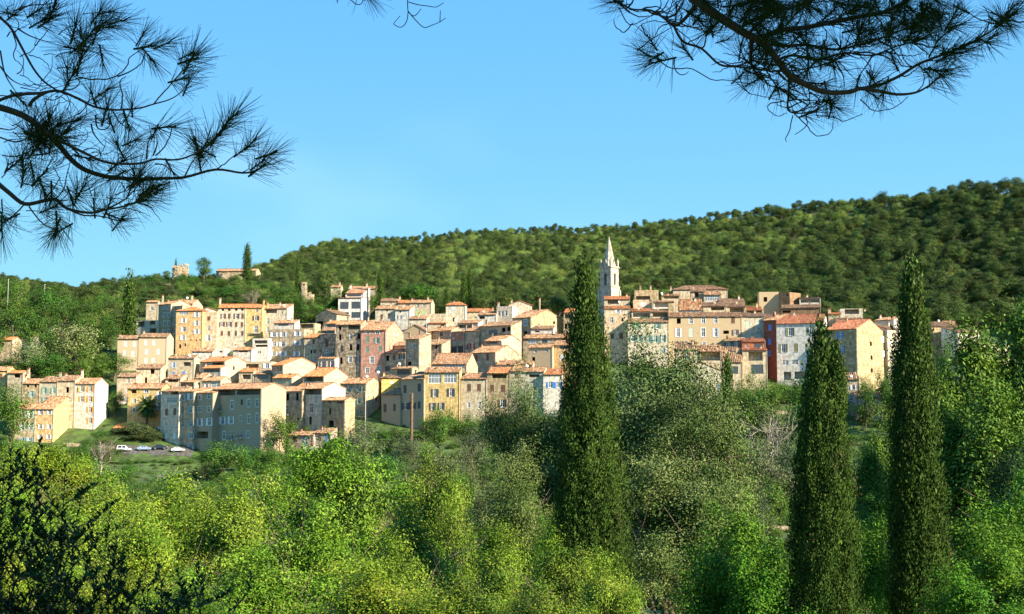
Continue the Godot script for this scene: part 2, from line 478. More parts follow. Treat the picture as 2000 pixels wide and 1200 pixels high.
	match roof:
		"f":
			m.tri(B, C, Vector3(w, h + rise, -length / 2)); m.tri(D, A, Vector3(0, h + rise, -length / 2))
		"s":
			m.tri(B, C, C + Vector3.UP * rise); m.tri(D, A, D + Vector3.UP * rise); m.quad(C, D, D + Vector3.UP * rise, C + Vector3.UP * rise)
		"g":
			m.tri(A, B, Vector3(w / 2, h + rise, 0)); m.tri(C, D, Vector3(w / 2, h + rise, -length))
		"t":
			if par > 0.0:
				var ins := 0.22
				m.quad(Vector3(0, h + par, 0), Vector3(w, h + par, 0), Vector3(w - ins, h + par, -ins), Vector3(ins, h + par, -ins))
				m.quad(Vector3(w, h + par, 0), Vector3(w, h + par, -length), Vector3(w - ins, h + par, -length + ins), Vector3(w - ins, h + par, -ins))
				m.quad(Vector3(ins, h, -ins), Vector3(w - ins, h, -ins), Vector3(w - ins, h + par, -ins), Vector3(ins, h + par, -ins))
				m.quad(Vector3(0, h + par, -length), Vector3(0, h + par, 0), Vector3(ins, h + par, -ins), Vector3(ins, h + par, -length + ins))
	var wm := wall_mat(wall)
	part(root, "wall", m.mesh(), wm)
	# roof
	var pal: String = opt.get("pal", "t")
	var over := 0.45
	var rm := mb(true)
	var roof_mat := mats["tiles"] as Material
	var big: float = opt.get("big", 1.0)
	match roof:
		"f":
			var k := rise / (length / 2)
			for sgn in 2:
				var e0 := Vector3(-0.15, h - over * k + 0.1, over) if sgn == 0 else Vector3(w + 0.15, h - over * k + 0.1, -length - over)
				var exv := Vector3(w + 0.3, 0, 0) * (1 if sgn == 0 else -1)
				tile_slope(rm, e0, exv, Vector3(0, rise + over * k, (-length / 2 - over) * (1 if sgn == 0 else -1)), 0.0, pal, big if sgn == 0 else 2.0)
			rm.box(Vector3(-0.15, h + rise + 0.1, -length / 2 - 0.14), Vector3(w + 0.15, h + rise + 0.28, -length / 2 + 0.14))
		"s":
			var k := rise / length
			tile_slope(rm, Vector3(-0.12, h - over * k + 0.1, over), Vector3(w + 0.24, 0, 0), Vector3(0, rise + (over + 0.1) * k, -length - over - 0.1), 0.0, pal, big)
		"g":
			var k := rise / (w / 2)
			tile_slope(rm, Vector3(-over, h - over * k + 0.1, -length - 0.2), Vector3(0, 0, length + 0.45), Vector3(w / 2 + over, rise + over * k, 0), 0.0, pal, big)
			tile_slope(rm, Vector3(w + over, h - over * k + 0.1, 0.25), Vector3(0, 0, -length - 0.45), Vector3(-w / 2 - over, rise + over * k, 0), 0.0, pal, big)
		"h":
			var hp := minf(w, length) / 2 + over
			var kk := rise / (minf(w, length) / 2)
			var y0 := h - over * kk + 0.1
			var up := Vector3(0, kk * hp, 0)
			var a0 := Vector3(-over, y0, over); var b0 := Vector3(w + over, y0, over); var c0 := Vector3(w + over, y0, -length - over); var d0 := Vector3(-over, y0, -length - over)
			tile_slope(rm, a0, b0 - a0, up + Vector3(0, 0, -hp), hp, pal, big); tile_slope(rm, b0, c0 - b0, up + Vector3(-hp, 0, 0), hp, pal, big)
			tile_slope(rm, c0, d0 - c0, up + Vector3(0, 0, hp), hp, pal, 2.0); tile_slope(rm, d0, a0 - d0, up + Vector3(hp, 0, 0), hp, pal, 2.0)
		"t":
			rm.col = Color(0.42, 0.30, 0.22)
			rm.box(Vector3(0.1, h - 0.25, -length + 0.1), Vector3(w - 0.1, h - 0.05, -0.1))
	var rn := part(root, "roof", rm.mesh(), roof_mat)
	rn.set_meta("kind", "stuff")
	if roof in ["f", "s", "h"]:
		var gm := mb()
		gm.box(Vector3(-0.05, h - 0.18, 0.0), Vector3(w + 0.05, h - 0.03, 0.16))
		part(root, "cornice", gm.mesh(), mat("cornice", Color(0.42, 0.30, 0.20), 0.9))
		if w > 4.0:
			var pp := mb()
			pp.tube(PackedVector3Array([Vector3(w - 0.2, h - 0.1, 0.2), Vector3(w - 0.2, h - 0.5, 0.08), Vector3(w - 0.2, 0.2, 0.08)]), 0.055, 0.055, 6)
			part(root, "downpipe", pp.mesh(), mat("zinc", Color(0.30, 0.29, 0.27), 0.5, 0.3))
	for q in fits: fit_opening(root, q[0], q[1], q[2], q[3])
	var stacks: Array = opt.get("ch", [])
	if stacks.is_empty() and roof != "t" and w > 4.5:
		var up: float = rise * F / d * T[2] * 0.8 + rng.randf_range(4, 11) * T[2] * 0.6
		stacks = [[lerpf(x0, x1, rng.randf_range(0.12, 0.88)), ye - up]]
	for q in stacks:      # chimneys: [x, top y] in tile pixels, standing on the roof
		var back: float = length * (0.42 if roof != "s" else 0.6)
		var base := p0 - nrm * back
		var s := ray2(X.call(q[0]), Y.call(q[1]), base, u)
		var hit := base + u * s
		hit.y = at(X.call(q[0]), Y.call(q[1]), -hit.z).y - 0.42
		var lp := inv * hit
		var tall := clampf(lp.y - h + 0.3, 0.6, 5.0)
		var st := part(root, "chimney", unit.stack, wm, Transform3D(Basis.from_scale(Vector3(1, tall, 1)), lp))
		part(st, "chimney_cap", unit.cap, mat("capclay", Color(0.42, 0.20, 0.11), 0.9), Transform3D(Basis.from_scale(Vector3(1, 1.0 / tall, 1)), Vector3.ZERO))
	for q in opt.get("di", []):      # satellite dishes
		var back: float = length * 0.25
		var base := p0 - nrm * back
		var s := ray2(X.call(q[0]), Y.call(q[1]), base, u)
		var hit := base + u * s
		hit.y = at(X.call(q[0]), Y.call(q[1]), -hit.z).y
		var turn := Basis(Vector3.UP, deg_to_rad(25.0) + a) * Basis(Vector3.RIGHT, -0.45)
		var dn := part(root, "satellite_dish", unit.dish, mat("dish", Color(0.66, 0.66, 0.64), 0.5), Transform3D(turn, inv * hit))
		part(dn, "dish_arm", unit.dish_arm, mat("zinc", Color(0.30, 0.29, 0.27), 0.5, 0.3))
	return root

# ---------------------------------------------------------------- the village, house by house
func village() -> void:
	# the lower left corner
	hs("B", -90, 78, 190, 500, 424, 0, 0, "f", "orange", "ochre house with tan roof beyond the big-leaved tree at the frame edge", "cb 25x60 5,250", {"ch": [[70, 140]]})
	hs("B", 78, 245, 215, 470, 420, 8, 75, "f", "cream", "cream house with orange roof and a dark porch under a lean-to", "d 65x40 180,242; >cr 20x38 268,245", {"ch": [[305, 160]], "pal": "o"})
	hs("B", 237, 422, 327, 640, 404, 2, 0, "f", "ochre", "ochre end house of the terrace with one teal-shuttered window", "st 38x65 333,437; d 26x32 295,350 376,350; d 55x18 325,545", {"L": 9.0})
	hs("B", 425, 612, 308, 640, 404, 2, 0, "f", "sage", "sage green terraced house with green shutters", "sg 34x60 470,400 570,400 478,505 575,505", {"L": 10.0, "pal": "b", "ch": [[640, 205]], "di": [[440, 480]]})
	hs("B", 612, 800, 296, 640, 404, 2, 0, "f", "cream", "cream terraced house between sage and white houses", "d 36x60 715,393; o 30x50 655,505 745,500", {"L": 10.0, "pal": "b", "ch": [[700, 215]]})
	hs("B", 803, 1012, 330, 900, 404, 4, 140, "f", "white", "tall white house with orange shutters and a bare gable", "so 36x58 870,382 960,382 870,490 960,490 960,605 960,720", {"L": 10.0, "ch": [[875, 175]]})
	hs("B", 155, 376, 602, 1060, 392, 2, 0, "f", "tan", "tan house with pale green shutters below the terrace", "ss 38x75 240,652 326,652 238,787 326,787; st 38x80 235,942 315,942", {"L": 10.0})
	hs("B", 377, 570, 600, 1060, 392, 2, 375, "f", "orange", "pale orange house with a wide gable and outside stair", "sw 30x46 435,632 525,632 432,785 525,785 425,892 515,892; >b 60x110 760,660; >o 40x60 840,925", {"ch": [[465, 540]]})
	hs("B", 1245, 1450, 255, 640, 428, 2, 0, "f", "peach", "narrow peach house with a small tiled roof above the palm", "o 28x46 1365,296; o 26x52 1355,400; sw 34x80 1345,505", {"ch": [[1325, 215]], "pal": "b"})
	hs("B", 1450, 1712, 166, 470, 434, 0, 0, "s", "cream", "square cream house with a single dark attic opening", "d 46x50 1622,197; d 30x58 1552,290", {"L": 6.0, "pal": "b"})
	hs("D", 160, 520, 325, 800, 408, 6, 0, "f", "yellow", "yellow house with a corner loggia standing behind the palm", "l 60x34 222,357; ow 60x42 358,350; ow 34x50 230,455; ow 34x50 355,435; sw 30x80 495,395; sw 30x80 495,510; ow 30x50 225,550", {"L": 9.0, "pal": "t"})
	hs("B", 1205, 1342, 802, 890, 404, 2, 0, "s", "white", "little white garage with red roof in the palm garden", "gw 72x48 1262,845", {"L": 5.0, "pal": "o"})
	# the upper left group
	hs("C", 50, 280, 560, 880, 461, 0, 0, "f", "peachstone", "lower wing of the peach stone house with mint shutters", "cm 34x58 135,612 230,612 125,710 215,718", {"L": 8.0, "pal": "b"})
	hs("C", 281, 578, 541, 880, 461, 0, 0, "f", "peachstone", "taller wing of the peach stone house with mint shutters", "cm 34x58 350,597 437,597 360,695 485,695 355,790 430,790", {"L": 9.0, "pal": "b"})
	hs("C", 355, 482, 168, 380, 516, 4, 40, "f", "cream", "small cream house at the wood edge above the village", "o 32x40 415,235", {"ch": [[533, 90]]})
	hs("C", 250, 490, 362, 520, 492, 20, 0, "t", "lightgrey", "low porch building with flat red-edged canopy by the steep garden", "l 60x40 420,385; l 70x50 425,470; l 80x60 300,400", {"L": 6.0, "noparapet": 1})
	hs("C", 485, 622, 192, 700, 488, 32, 0, "f", "tan", "tall drab house with white framed twin windows", "ow 34x52 545,222 600,222 550,300 597,300 550,390 597,390 550,485 597,485", {"L": 9.0})
	hs("C", 622, 742, 218, 640, 484, 30, 0, "t", "tan", "narrow drab house with roof loggia beside the orange tower house", "o 30x62 660,285 660,380 660,470", {"L": 8.0})
	hs("C", 640, 850, 186, 330, 497, 6, 110, "f", "cream", "cream house with a roof terrace and a stub chimney", "l 90x32 690,195", {"ch": [[845, 92]], "di": [[795, 122]]})
	hs("C", 675, 958, 258, 720, 480, 4, 0, "h", "orange", "tall orange house with white shutters and hipped roof", "gw 95x40 752,283; sw 30x50 755,362 755,455 752,545 893,300 893,390 893,480; d 14x18 830,567 890,572 927,568; d 20x30 770,622; d 26x42 715,638", {"L": 9.0, "pal": "o"})
	hs("C", 965, 1060, 242, 330, 500, 0, 0, "g", "white", "white gable peeping out behind the orange tower house", "", {"L": 7.0, "pal": "o"})
	hs("C", 959, 1112, 280, 690, 482, 4, 0, "t", "peach", "flat topped peach house beside the orange tower house", "cb 36x45 1023,340; o 26x60 1022,447; sw 34x68 1022,548", {"L": 8.0})
	hs("C", 1120, 1416, 228, 690, 484, 2, 0, "f", "pale", "long pale cream house with brown shutters in four rows", "d 28x28 1172,246 1240,246 1315,244 1380,244; sb 30x54 1178,316 1320,316; cb 28x54 1240,316 1382,316; sb 30x52 1165,402 1240,402; cb 28x52 1313,405 1375,405; cb 28x52 1160,500 1237,500 1310,500 1380,500", {"L": 10.0, "ch": [[1145, 118]], "pal": "o"})
	hs("C", 1417, 1592, 228, 640, 484, 2, 0, "f", "yellow", "yellow house with a balcony next to the long cream house", "o 26x36 1532,256; sb 36x50 1527,336; b 60x80 1525,455", {"L": 10.0, "pal": "o", "ch": [[1610, 140], [1650, 165]]})
	hs("C", 1594, 1858, 236, 640, 487, 8, 0, "s", "pale", "pale house with an open loggia and tall green shutters", "l 120x46 1690,260; ss 30x64 1655,372 1655,462; d 14x20 1805,278", {"L": 8.0, "ch": [[1782, 165]], "di": [[1828, 205]]})
	hs("E", 245, 622, 577, 940, 467, 13, 0, "t", "tan", "broad tan house with white shutters in three rows", "sw 38x50 300,620 400,620 550,612 305,722 395,722 550,708 300,825 395,825 545,825", {"L": 8.0})
	hs("E", 300, 520, 500, 600, 476, 12, 0, "s", "white", "white roof pavilion with a strip of small arches", "gk 110x32 400,513", {"L": 5.0})
	hs("C", 1490, 1662, 565, 840, 465, 6, 0, "t", "white", "white cubic house with an open top terrace", "l 140x36 1575,590; d 130x22 1585,632; o 40x32 1560,700", {"L": 7.0})
	hs("C", 842, 1066, 694, 770, 462, 4, 0, "s", "white", "low white outbuilding under the orange tower house", "", {"L": 5.0, "pal": "t"})
	hs("C", 1080, 1212, 672, 770, 463, 4, 0, "t", "white", "white terrace block with a flat roof below the long cream house", "d 30x18 1150,695", {"L": 5.0})
	hs("C", 1282, 1480, 680, 770, 462, 8, 0, "s", "white", "white low house with a canopy beside the cubic house", "d 90x22 1390,690", {"L": 5.0})
	hs("C", 590, 868, 768, 990, 450, 4, 60, "f", "cream", "cream house with an arched terrace and blue doors", "su 26x54 650,836; l 80x42 790,826; cy 34x58 640,940; cy 34x60 752,935", {"L": 8.0, "pal": "b", "di": [[820, 735]]})
	hs("C", 930, 1195, 802, 990, 447, 30, 225, "f", "cream", "cream gabled house with a large bright orange roof", "l 120x40 1120,828; >d 25x45 1285,785; >d 18x40 1290,870", {"pal": "o", "ch": [[1042, 740], [1190, 742]]})
	hs("C", 955, 1152, 872, 990, 440, 22, 60, "s", "white", "white attic room with ribbon window under an orange roof", "gk 170x44 1055,893", {"L": 5.0, "pal": "o"})
	hs("C", 1395, 1690, 812, 960, 456, 6, 0, "t", "cream", "cream house with an awning over its terrace", "l 150x70 1480,860; sw 60x66 1645,838", {"L": 7.0})
	hs("C", 1345, 1502, 912, 1050, 443, 6, 0, "s", "cream", "small cream house with a low red roof and shaded porch", "l 92x50 1425,962", {"L": 5.0, "pal": "o", "di": [[1372, 965]]})
	hs("C", 1512, 1682, 936, 1050, 442, 14, 0, "s", "grey", "grey house with a wide blue window below the cubic house", "gk 128x48 1600,962", {"L": 5.0, "pal": "b"})
	hs("E", 275, 398, 950, 1100, 440, 38, 375, "f", "cream", "house with a glazed porch and a long blank cream gable", "gk 46x52 305,985; gk 46x52 358,985", {"pal": "o", "ch": [[463, 870]]})
	hs("D", 722, 868, 258, 430, 426, 28, 62, "s", "grey", "grey loft with a row of dark framed windows", "gk 132x84 793,292", {"L": 7.0, "pal": "t"})
	hs("D", 950, 1152, 242, 410, 424, 14, 110, "f", "cream", "cream house with a tall blue glass door on its terrace", "gw 76x86 1090,288; sw 28x50 1000,300", {"L": 8.0, "ch": [[1075, 170]]})
	hs("D", 560, 722, 222, 400, 434, 4, 0, "s", "peach", "little house with white corner posts and a brown roof", "l 110x26 640,242", {"L": 6.0, "pal": "b"})
	hs("D", 878, 960, 215, 400, 434, 8, 0, "s", "cream", "narrow cream house wedged between loft and gabled house", "", {"L": 7.0, "pal": "t", "ch": [[900, 160]]})
	# the tall shaded row above the car park
	hs("D", 514, 708, 405, 1130, 396, 30, 0, "t", "lightgrey", "narrow light grey house at the car park with six storeys", "gw 104x62 628,447; cb 32x74 572,575 660,570; ow 30x58 570,690 655,690; cw 28x62 568,830 655,830; cw 30x58 598,927; d 22x18 565,1018 625,1016", {"L": 9.0, "di": [[490, 745], [498, 890]]})
	hs("D", 520, 710, 355, 420, 400, 30, 0, "s", "grey", "dark roof shelter on top of the light grey house", "l 90x30 660,372", {"L": 5.0, "pal": "b", "float": 1, "name": "roof_shelter", "cat": "roof shelter"})
	hs("D", 709, 866, 360, 1130, 393, 30, 0, "s", "grey", "grey house with teal shutters", "sw 34x66 750,420 835,410; d 22x54 745,555; st 36x70 830,550; st 30x66 745,705 830,700; ct 34x52 735,826; st 36x62 835,826 830,936", {"L": 9.0, "slope": 0.2})
	hs("D", 867, 1070, 372, 1130, 390, 30, 0, "s", "greystone", "grey stone house with a red awning over its balcony", "ow 36x58 928,415 1025,405; ow 34x62 922,545 1022,545; sw 42x80 925,682 1030,678; l 130x70 950,818", {"L": 9.0, "slope": 0.2})
	hs("D", 1071, 1586, 330, 1130, 384, 32, 262, "f", "stone", "big stone house with roof loggias and a sunlit side wall", "l 180x60 1215,368; l 250x66 1445,358; ow 34x94 1270,498; d 22x56 1373,470; ow 30x84 1447,478 1535,478; b 60x80 1140,525; sw 36x80 1100,668 1170,665; sw 34x80 1262,662; ow 24x60 1360,642; ow 26x98 1450,648 1535,638; ow 34x70 1105,810; b 34x84 1265,825; ow 30x88 1185,826; b 34x74 1362,812; ow 34x72 1442,812", {"di": [[1540, 480], [1563, 330]], "pal": "t"})
	# middle row right of it
	hs("F", 330, 604, 355, 800, 405, 28, 0, "f", "tan", "broad drab house with two tall dark windows", "d 40x76 440,412; d 32x82 546,410; b 44x104 435,548; d 24x24 553,645", {"L": 9.0, "pal": "t"})
	hs("F", 605, 816, 326, 800, 401, 28, 245, "f", "lightgrey", "bluish grey house with a roof loggia and stone gable", "l 190x58 705,360; o 42x112 697,530; d 30x84 687,666", {"ch": [[655, 268]], "di": [[590, 345]]})
	hs("F", 817, 1056, 450, 800, 396, 28, 108, "f", "ochre", "low ochre house with a dark doorway and stone side", "d 20x20 893,466; gk 76x34 1010,466; d 24x64 897,568; d 54x80 910,705", {"pal": "t"})
	hs("F", 1008, 1282, 272, 720, 414, 22, 165, "f", "tan", "house with dark teal shutters and a white side wall", "sg 32x68 1092,330 1207,322 1207,455 1207,588; >o 20x36 1393,310; >d 24x46 1393,440", {"pal": "t", "di": [[1292, 195]]})
	hs("F", 1446, 1642, 212, 480, 420, -8, 0, "h", "sun", "bright yellow house with a hipped tan roof", "cm 30x30 1552,255", {"L": 9.0, "pal": "b", "di": [[1412, 150]]})
	hs("F", 1448, 1652, 392, 790, 407, 30, 0, "s", "greystone", "small dark stone house with two narrow windows", "ck 34x92 1483,535; ck 28x80 1584,525; o 34x58 1490,700", {"L": 8.0, "pal": "b"})
	hs("H", 231, 466, 322, 800, 402, 30, 0, "s", "greystone", "tall grey stone house with black shutters", "ck 34x84 268,425 415,408; sk 34x70 272,600 345,596; ck 30x76 413,588", {"L": 9.0, "pal": "b"})
	hs("H", 468, 832, 252, 800, 398.6, 8, 0, "s", "yellow", "cream yellow house with four big blue glazed bays", "gw 130x96 575,318; gw 130x96 733,314; sk 38x84 575,464 742,457; sk 34x74 552,602 642,600", {"L": 3.4, "slope": 0.6})
	hs("H", 545, 902, 168, 330, 404, 8, 128, "f", "stone", "set back attic storey with a glazed strip and stone gable", "gw 215x42 772,196", {"pal": "t"})
	hs("H", 845, 1110, 320, 800, 398, 8, 0, "s", "cream", "buff house with four windows, brown shutters closed on the upper pair", "cb 40x76 925,410 1028,408; ow 28x52 927,586; ow 28x70 1033,590", {"L": 7.0, "pal": "t"})
	hs("H", 1112, 1350, 262, 800, 397, 10, 0, "s", "ochre", "buff house with a dark attic loggia and brown shutters", "l 150x42 1238,290; cb 40x76 1163,418; cb 46x76 1275,418; sb 44x82 1270,570", {"L": 7.0, "pal": "o"})
	hs("H", 1352, 1466, 242, 800, 396, 12, 0, "s", "cream", "narrow cream house with one small brown attic shutter", "cb 34x30 1413,283; o 34x52 1423,475", {"L": 7.0, "di": [[1525, 185]]})
	hs("H", 1468, 1700, 246, 700, 395, 12, 0, "f", "pale", "pale house with a dark roof slot behind the leafy tree", "l 110x28 1598,287", {"L": 8.0, "pal": "t"})
	hs("H", 1690, 1885, 276, 560, 393, 4, 0, "s", "white", "white house with blue shutters half hidden by foliage", "sy 40x60 1765,380 1850,380", {"L": 7.0, "pal": "o"})
	# orange roofs in the middle
	hs("F", 285, 492, 212, 380, 427, 22, 118, "f", "cream", "cream house with an orange roof beside the stone house", "", {"pal": "o", "ch": [[478, 160]]})
	hs("F", 612, 832, 196, 380, 421, 22, 270, "f", "cream", "wide cream gable with a roof terrace cut into orange tiles", "l 190x50 730,222", {"pal": "o", "di": [[685, 222]]})
	hs("F", 555, 765, 300, 390, 412, 18, 40, "s", "cream", "lean-to with a steep orange roof in front of the gable", "", {"L": 6.0, "pal": "o"})
	hs("F", 455, 722, 822, 960, 391, 18, 0, "f", "mauve", "low mauve cottage with a bright blue door", "ck 58x58 522,866; cy 40x108 627,880", {"L": 6.0, "pal": "b"})
	hs("F", 723, 905, 800, 960, 390, 16, 0, "s", "mauve", "mauve lean-to with a blue door under vines", "sk 46x58 757,852; cy 38x88 862,856", {"L": 5.0, "pal": "b"})
	hs("F", 612, 738, 955, 1055, 386, 8, 0, "t", "white", "white conservatory at the foot of the mauve cottage", "gw 104x76 680,1002", {"L": 4.0, "name": "conservatory", "cat": "conservatory"})
	# above: white modern house and its neighbours
	hs("E", 985, 1232, 232, 520, 512, 6, 92, "s", "coolwhite", "white modern house with large windows and balconies", "gk 92x76 1048,312; gk 94x76 1170,308; gk 84x64 1055,415; gk 94x64 1170,412", {"pal": "o", "slope": 0.12})
	hs("E", 1062, 1252, 182, 260, 516, 6, 72, "s", "white", "roof storey with a ribbon window on the modern house", "gk 150x24 1152,204", {"L": 5.0, "float": 1})
	hs("E", 1090, 1388, 134, 250, 534, 2, 0, "f", "cream", "long low cream villa behind the modern house", "", {"L": 8.0, "pal": "t"})
	hs("E", 905, 1012, 118, 220, 534, 2, 0, "f", "cream", "tile-roofed hut with a white chimney beside the long villa", "", {"L": 6.0, "pal": "t", "ch": [[1000, 60]]})
	hs("E", 742, 968, 412, 560, 505, 26, 0, "g", "grey", "dark grey gabled house at the edge of the wood", "o 36x36 778,425 935,422; d 66x46 790,500", {"L": 8.0, "pal": "b", "rise": 2.2})
	hs("E", 568, 735, 500, 640, 500, 14, 0, "t", "tan", "open flat-roofed car port beside the dark gabled house", "l 140x44 650,530", {"L": 6.0, "noparapet": 1})
	hs("E", 850, 966, 507, 640, 480, 14, 0, "s", "lightgrey", "little roof room with a blue window strip and red tiles", "gk 92x42 910,534", {"L": 5.0, "pal": "o"})
	hs("E", 800, 952, 580, 700, 466, 14, 0, "s", "grey", "glazed terrace with a dark roof above the weathered house", "gk 128x30 885,596", {"L": 5.0, "pal": "b"})
	hs("E", 1435, 1622, 268, 380, 510, 4, 0, "f", "cream", "cream house with a brown roof and wide chimney", "", {"L": 8.0, "pal": "b", "ch": [[1640, 212]]})
	hs("E", 1622, 1865, 286, 480, 507, 6, 0, "f", "cream", "cream house with lime green shutters", "cl 26x50 1762,390 1830,388; o 28x30 1757,318 1830,318", {"L": 8.0, "pal": "o"})
	hs("G", 112, 340, 175, 330, 506, 6, 0, "f", "cream", "cream wing with one lime green shutter at the hedge", "cl 26x50 190,280 262,275; o 26x30 195,205 262,202", {"L": 8.0, "pal": "t", "ch": [[305, 108]]})
	hs("E", 1380, 1592, 348, 540, 496, 8, 0, "f", "pale", "pale house with two closed brown shutters", "cb 26x50 1447,430 1527,428; d 20x20 1505,364", {"L": 8.0})
	hs("E", 1592, 1748, 358, 540, 494, 10, 0, "s", "white", "whitewashed house with a tan lean roof", "o 20x42 1612,440; o 24x40 1652,437; d 20x20 1647,378", {"L": 7.0})
	hs("G", 102, 296, 347, 430, 484, 6, 0, "s", "pale", "low pale house with a long dark red roof", "", {"L": 5.0, "pal": "t", "di": [[270, 348]]})
	# centre left: weathered houses and the pink one
	hs("E", 622, 782, 656, 940, 458, 8, 0, "s", "cream", "cream house with brown shutters under a red eave", "cb 24x52 722,696; d 20x40 697,805; cb 28x44 732,800", {"L": 6.0, "pal": "o"})
	hs("E", 782, 958, 626, 1040, 455, 10, 0, "t", "stained", "weathered cream house with a stack of brown balcony doors", "cb 38x84 862,712; b 38x84 860,822", {"L": 8.0})
	hs("E", 770, 948, 880, 1050, 446, 14, 0, "s", "white", "white ground floor with two pairs of brown shutters", "sb 36x84 818,945; sb 34x80 915,940", {"L": 4.0, "slope": 0.2})
	hs("E", 960, 1226, 516, 1100, 450, 16, 0, "f", "stained", "tall stained brown house with blotched plaster", "d 28x40 1003,552; l 140x44 1160,545; d 28x64 1003,650; o 28x62 1118,640; d 28x62 1203,640; ck 28x70 1022,772; d 30x66 1118,758; d 28x66 1195,757; d 28x72 1015,900; ow 36x66 1113,886; sk 26x66 1195,886", {"L": 9.0, "ch": [[1090, 430]]})
	hs("E", 1255, 1300, 500, 600, 462, 30, 125, "f", "cream", "cream gable rising behind the stained house", "", {"ch": [[1300, 435]]})
	hs("E", 1228, 1492, 576, 1100, 447, 13, 188, "f", "pink", "pink house with green shutters and a cream gable", "ow 38x30 1300,600; ow 56x44 1400,592; cg 34x64 1297,674; sg 30x62 1400,684; cg 32x60 1297,780 1430,770; ow 56x74 1343,892; ow 38x58 1293,1003 1418,992; >cw 22x50 1578,595; >cw 20x46 1620,600", {"pal": "t"})
	hs("G", 40, 292, 482, 620, 472, 14, 0, "g", "ochrestone", "brown stone gable with three small windows", "o 28x34 85,480 180,462; o 20x30 60,485", {"L": 9.0, "pal": "b", "rise": 2.6})
	hs("E", 1440, 1702, 824, 1090, 444, 26, 0, "f", "grey", "grey house with a low tiled roof near the pink house", "d 34x58 1510,873; cb 32x56 1580,866; sk 36x56 1665,856; gk 60x58 1503,986", {"L": 8.0, "pal": "t"})
	hs("E", 1520, 1702, 742, 860, 453, 24, 0, "s", "grey", "grey upper house with a blue window behind the low tiled roof", "o 56x46 1690,750; o 40x36 1565,780", {"L": 6.0, "pal": "b"})
	hs("E", 1702, 1850, 672, 1040, 440, 26, 0, "s", "grey", "grey house with a dish and blue panes beside the low tiled roof", "o 40x46 1805,738; o 32x60 1750,842; d 40x40 1745,930", {"L": 7.0, "di": [[1722, 715]], "pal": "b"})
	hs("E", 1555, 1772, 985, 1120, 432, 24, 70, "f", "grey", "low grey house with a dark workshop window", "gk 130x56 1680,1022", {"pal": "b", "di": [[1640, 935]]})
	# clock house and the rows below it
	var ck := hs("G", 495, 702, 196, 440, 496, 6, 18, "h", "pale", "cream tower house with a round clock face", "d 20x42 578,352; cw 22x30 540,268", {"L": 7.0, "pal": "o", "slope": 0.5})
	var dial := mb()
	for i in 24:
		var a0 := TAU * i / 24; var a1 := TAU * (i + 1) / 24
		dial.tri(Vector3(0, 0, 0.06), Vector3(cos(a0), sin(a0), 0.06) * Vector3(0.75, 0.75, 1), Vector3(cos(a1), sin(a1), 0.06) * Vector3(0.75, 0.75, 1))
		dial.quad(Vector3(cos(a0) * 0.75, sin(a0) * 0.75, 0), Vector3(cos(a1) * 0.75, sin(a1) * 0.75, 0), Vector3(cos(a1) * 0.75, sin(a1) * 0.75, 0.06), Vector3(cos(a0) * 0.75, sin(a0) * 0.75, 0.06))
	var dp := ck.transform.affine_inverse() * at(780 + 570 / 5.456, 560 + 232 / 5.456, 496)
	dp.z = 0.0
	var dn := part(ck, "clock_face", dial.mesh(), mat("dial", Color(0.55, 0.62, 0.72), 0.5), Transform3D(Basis.IDENTITY, dp))
	var hand := mb(); hand.box(Vector3(-0.04, -0.05, 0.065), Vector3(0.04, 0.55, 0.085)); hand.box(Vector3(-0.05, -0.04, 0.09), Vector3(0.4, 0.04, 0.105))
	part(dn, "clock_hand", hand.mesh(), mat("iron", Color(0.08, 0.08, 0.085), 0.5))
	hs("G", 298, 498, 302, 480, 492, 4, 0, "t", "cream", "plain cream terrace wall left of the clock tower house", "", {"L": 6.0})
	hs("G", 300, 500, 395, 470, 480, 6, 0, "s", "cream", "low house with a red roof strip in front of the terrace wall", "d 40x18 460,412", {"L": 4.0, "pal": "o", "slope": 0.2})
	hs("G", 700, 992, 268, 400, 502, 4, 0, "f", "cream", "cream house with a red tiled roof right of the clock tower house", "", {"L": 8.0, "pal": "o", "ch": [[995, 220]]})
	hs("G", 838, 1032, 302, 450, 486, 10, 0, "s", "white", "white house with a dark oversailing tile roof", "d 60x30 880,330", {"L": 6.0, "pal": "t", "di": [[815, 330]]})
	hs("G", 1036, 1204, 222, 420, 486, 18, 0, "t", "lightgrey", "pale blue-grey house with three arched windows", "o 24x58 1062,286 1100,290 1138,282", {"L": 7.0, "ch": [[1055, 165]]})
	hs("G", 1165, 1402, 198, 300, 492, 4, 0, "g", "pale", "pale gable with a tiny attic window above the ochre gable", "o 30x24 1330,172", {"L": 8.0, "pal": "o"})
	hs("G", 1205, 1402, 334, 600, 471, 34, 342, "f", "ochre", "large ochre gable house with a grey front", "ow 34x70 1345,385; ow 36x50 1258,385; d 38x60 1250,516; d 38x56 1345,502; >cw 22x46 1578,300; >o 24x42 1662,322; >d 20x30 1650,385", {"pal": "t", "ch": [[1492, 125]], "di": [[1258, 255]]})
	hs("G", 338, 552, 472, 640, 474, 28, 0, "f", "grey", "dark grey house with a blind window near the brown gable", "ck 44x48 447,510", {"L": 8.0, "pal": "t", "di": [[285, 500], [600, 360]]})
	hs("G", 550, 692, 486, 780, 462, 26, 0, "s", "grey", "grey house with four tall glazed bays", "gk 56x74 583,540; gk 56x74 652,536; gk 56x74 583,676; gk 56x80 652,672", {"L": 7.0, "slope": 0.15, "ch": [[710, 415]]})
	hs("G", 692, 852, 474, 740, 459, 26, 0, "s", "grey", "grey house with maroon shutters by a white pole", "o 28x60 743,530; sr 26x68 712,646 778,638", {"L": 7.0})
	hs("G", 850, 1192, 422, 640, 454, 26, 0, "s", "grey", "grey house with a broad blue window and dark eave", "o 24x60 860,508; gk 94x58 998,488; d 38x46 1110,462; d 38x46 1168,452", {"L": 7.0, "pal": "b"})
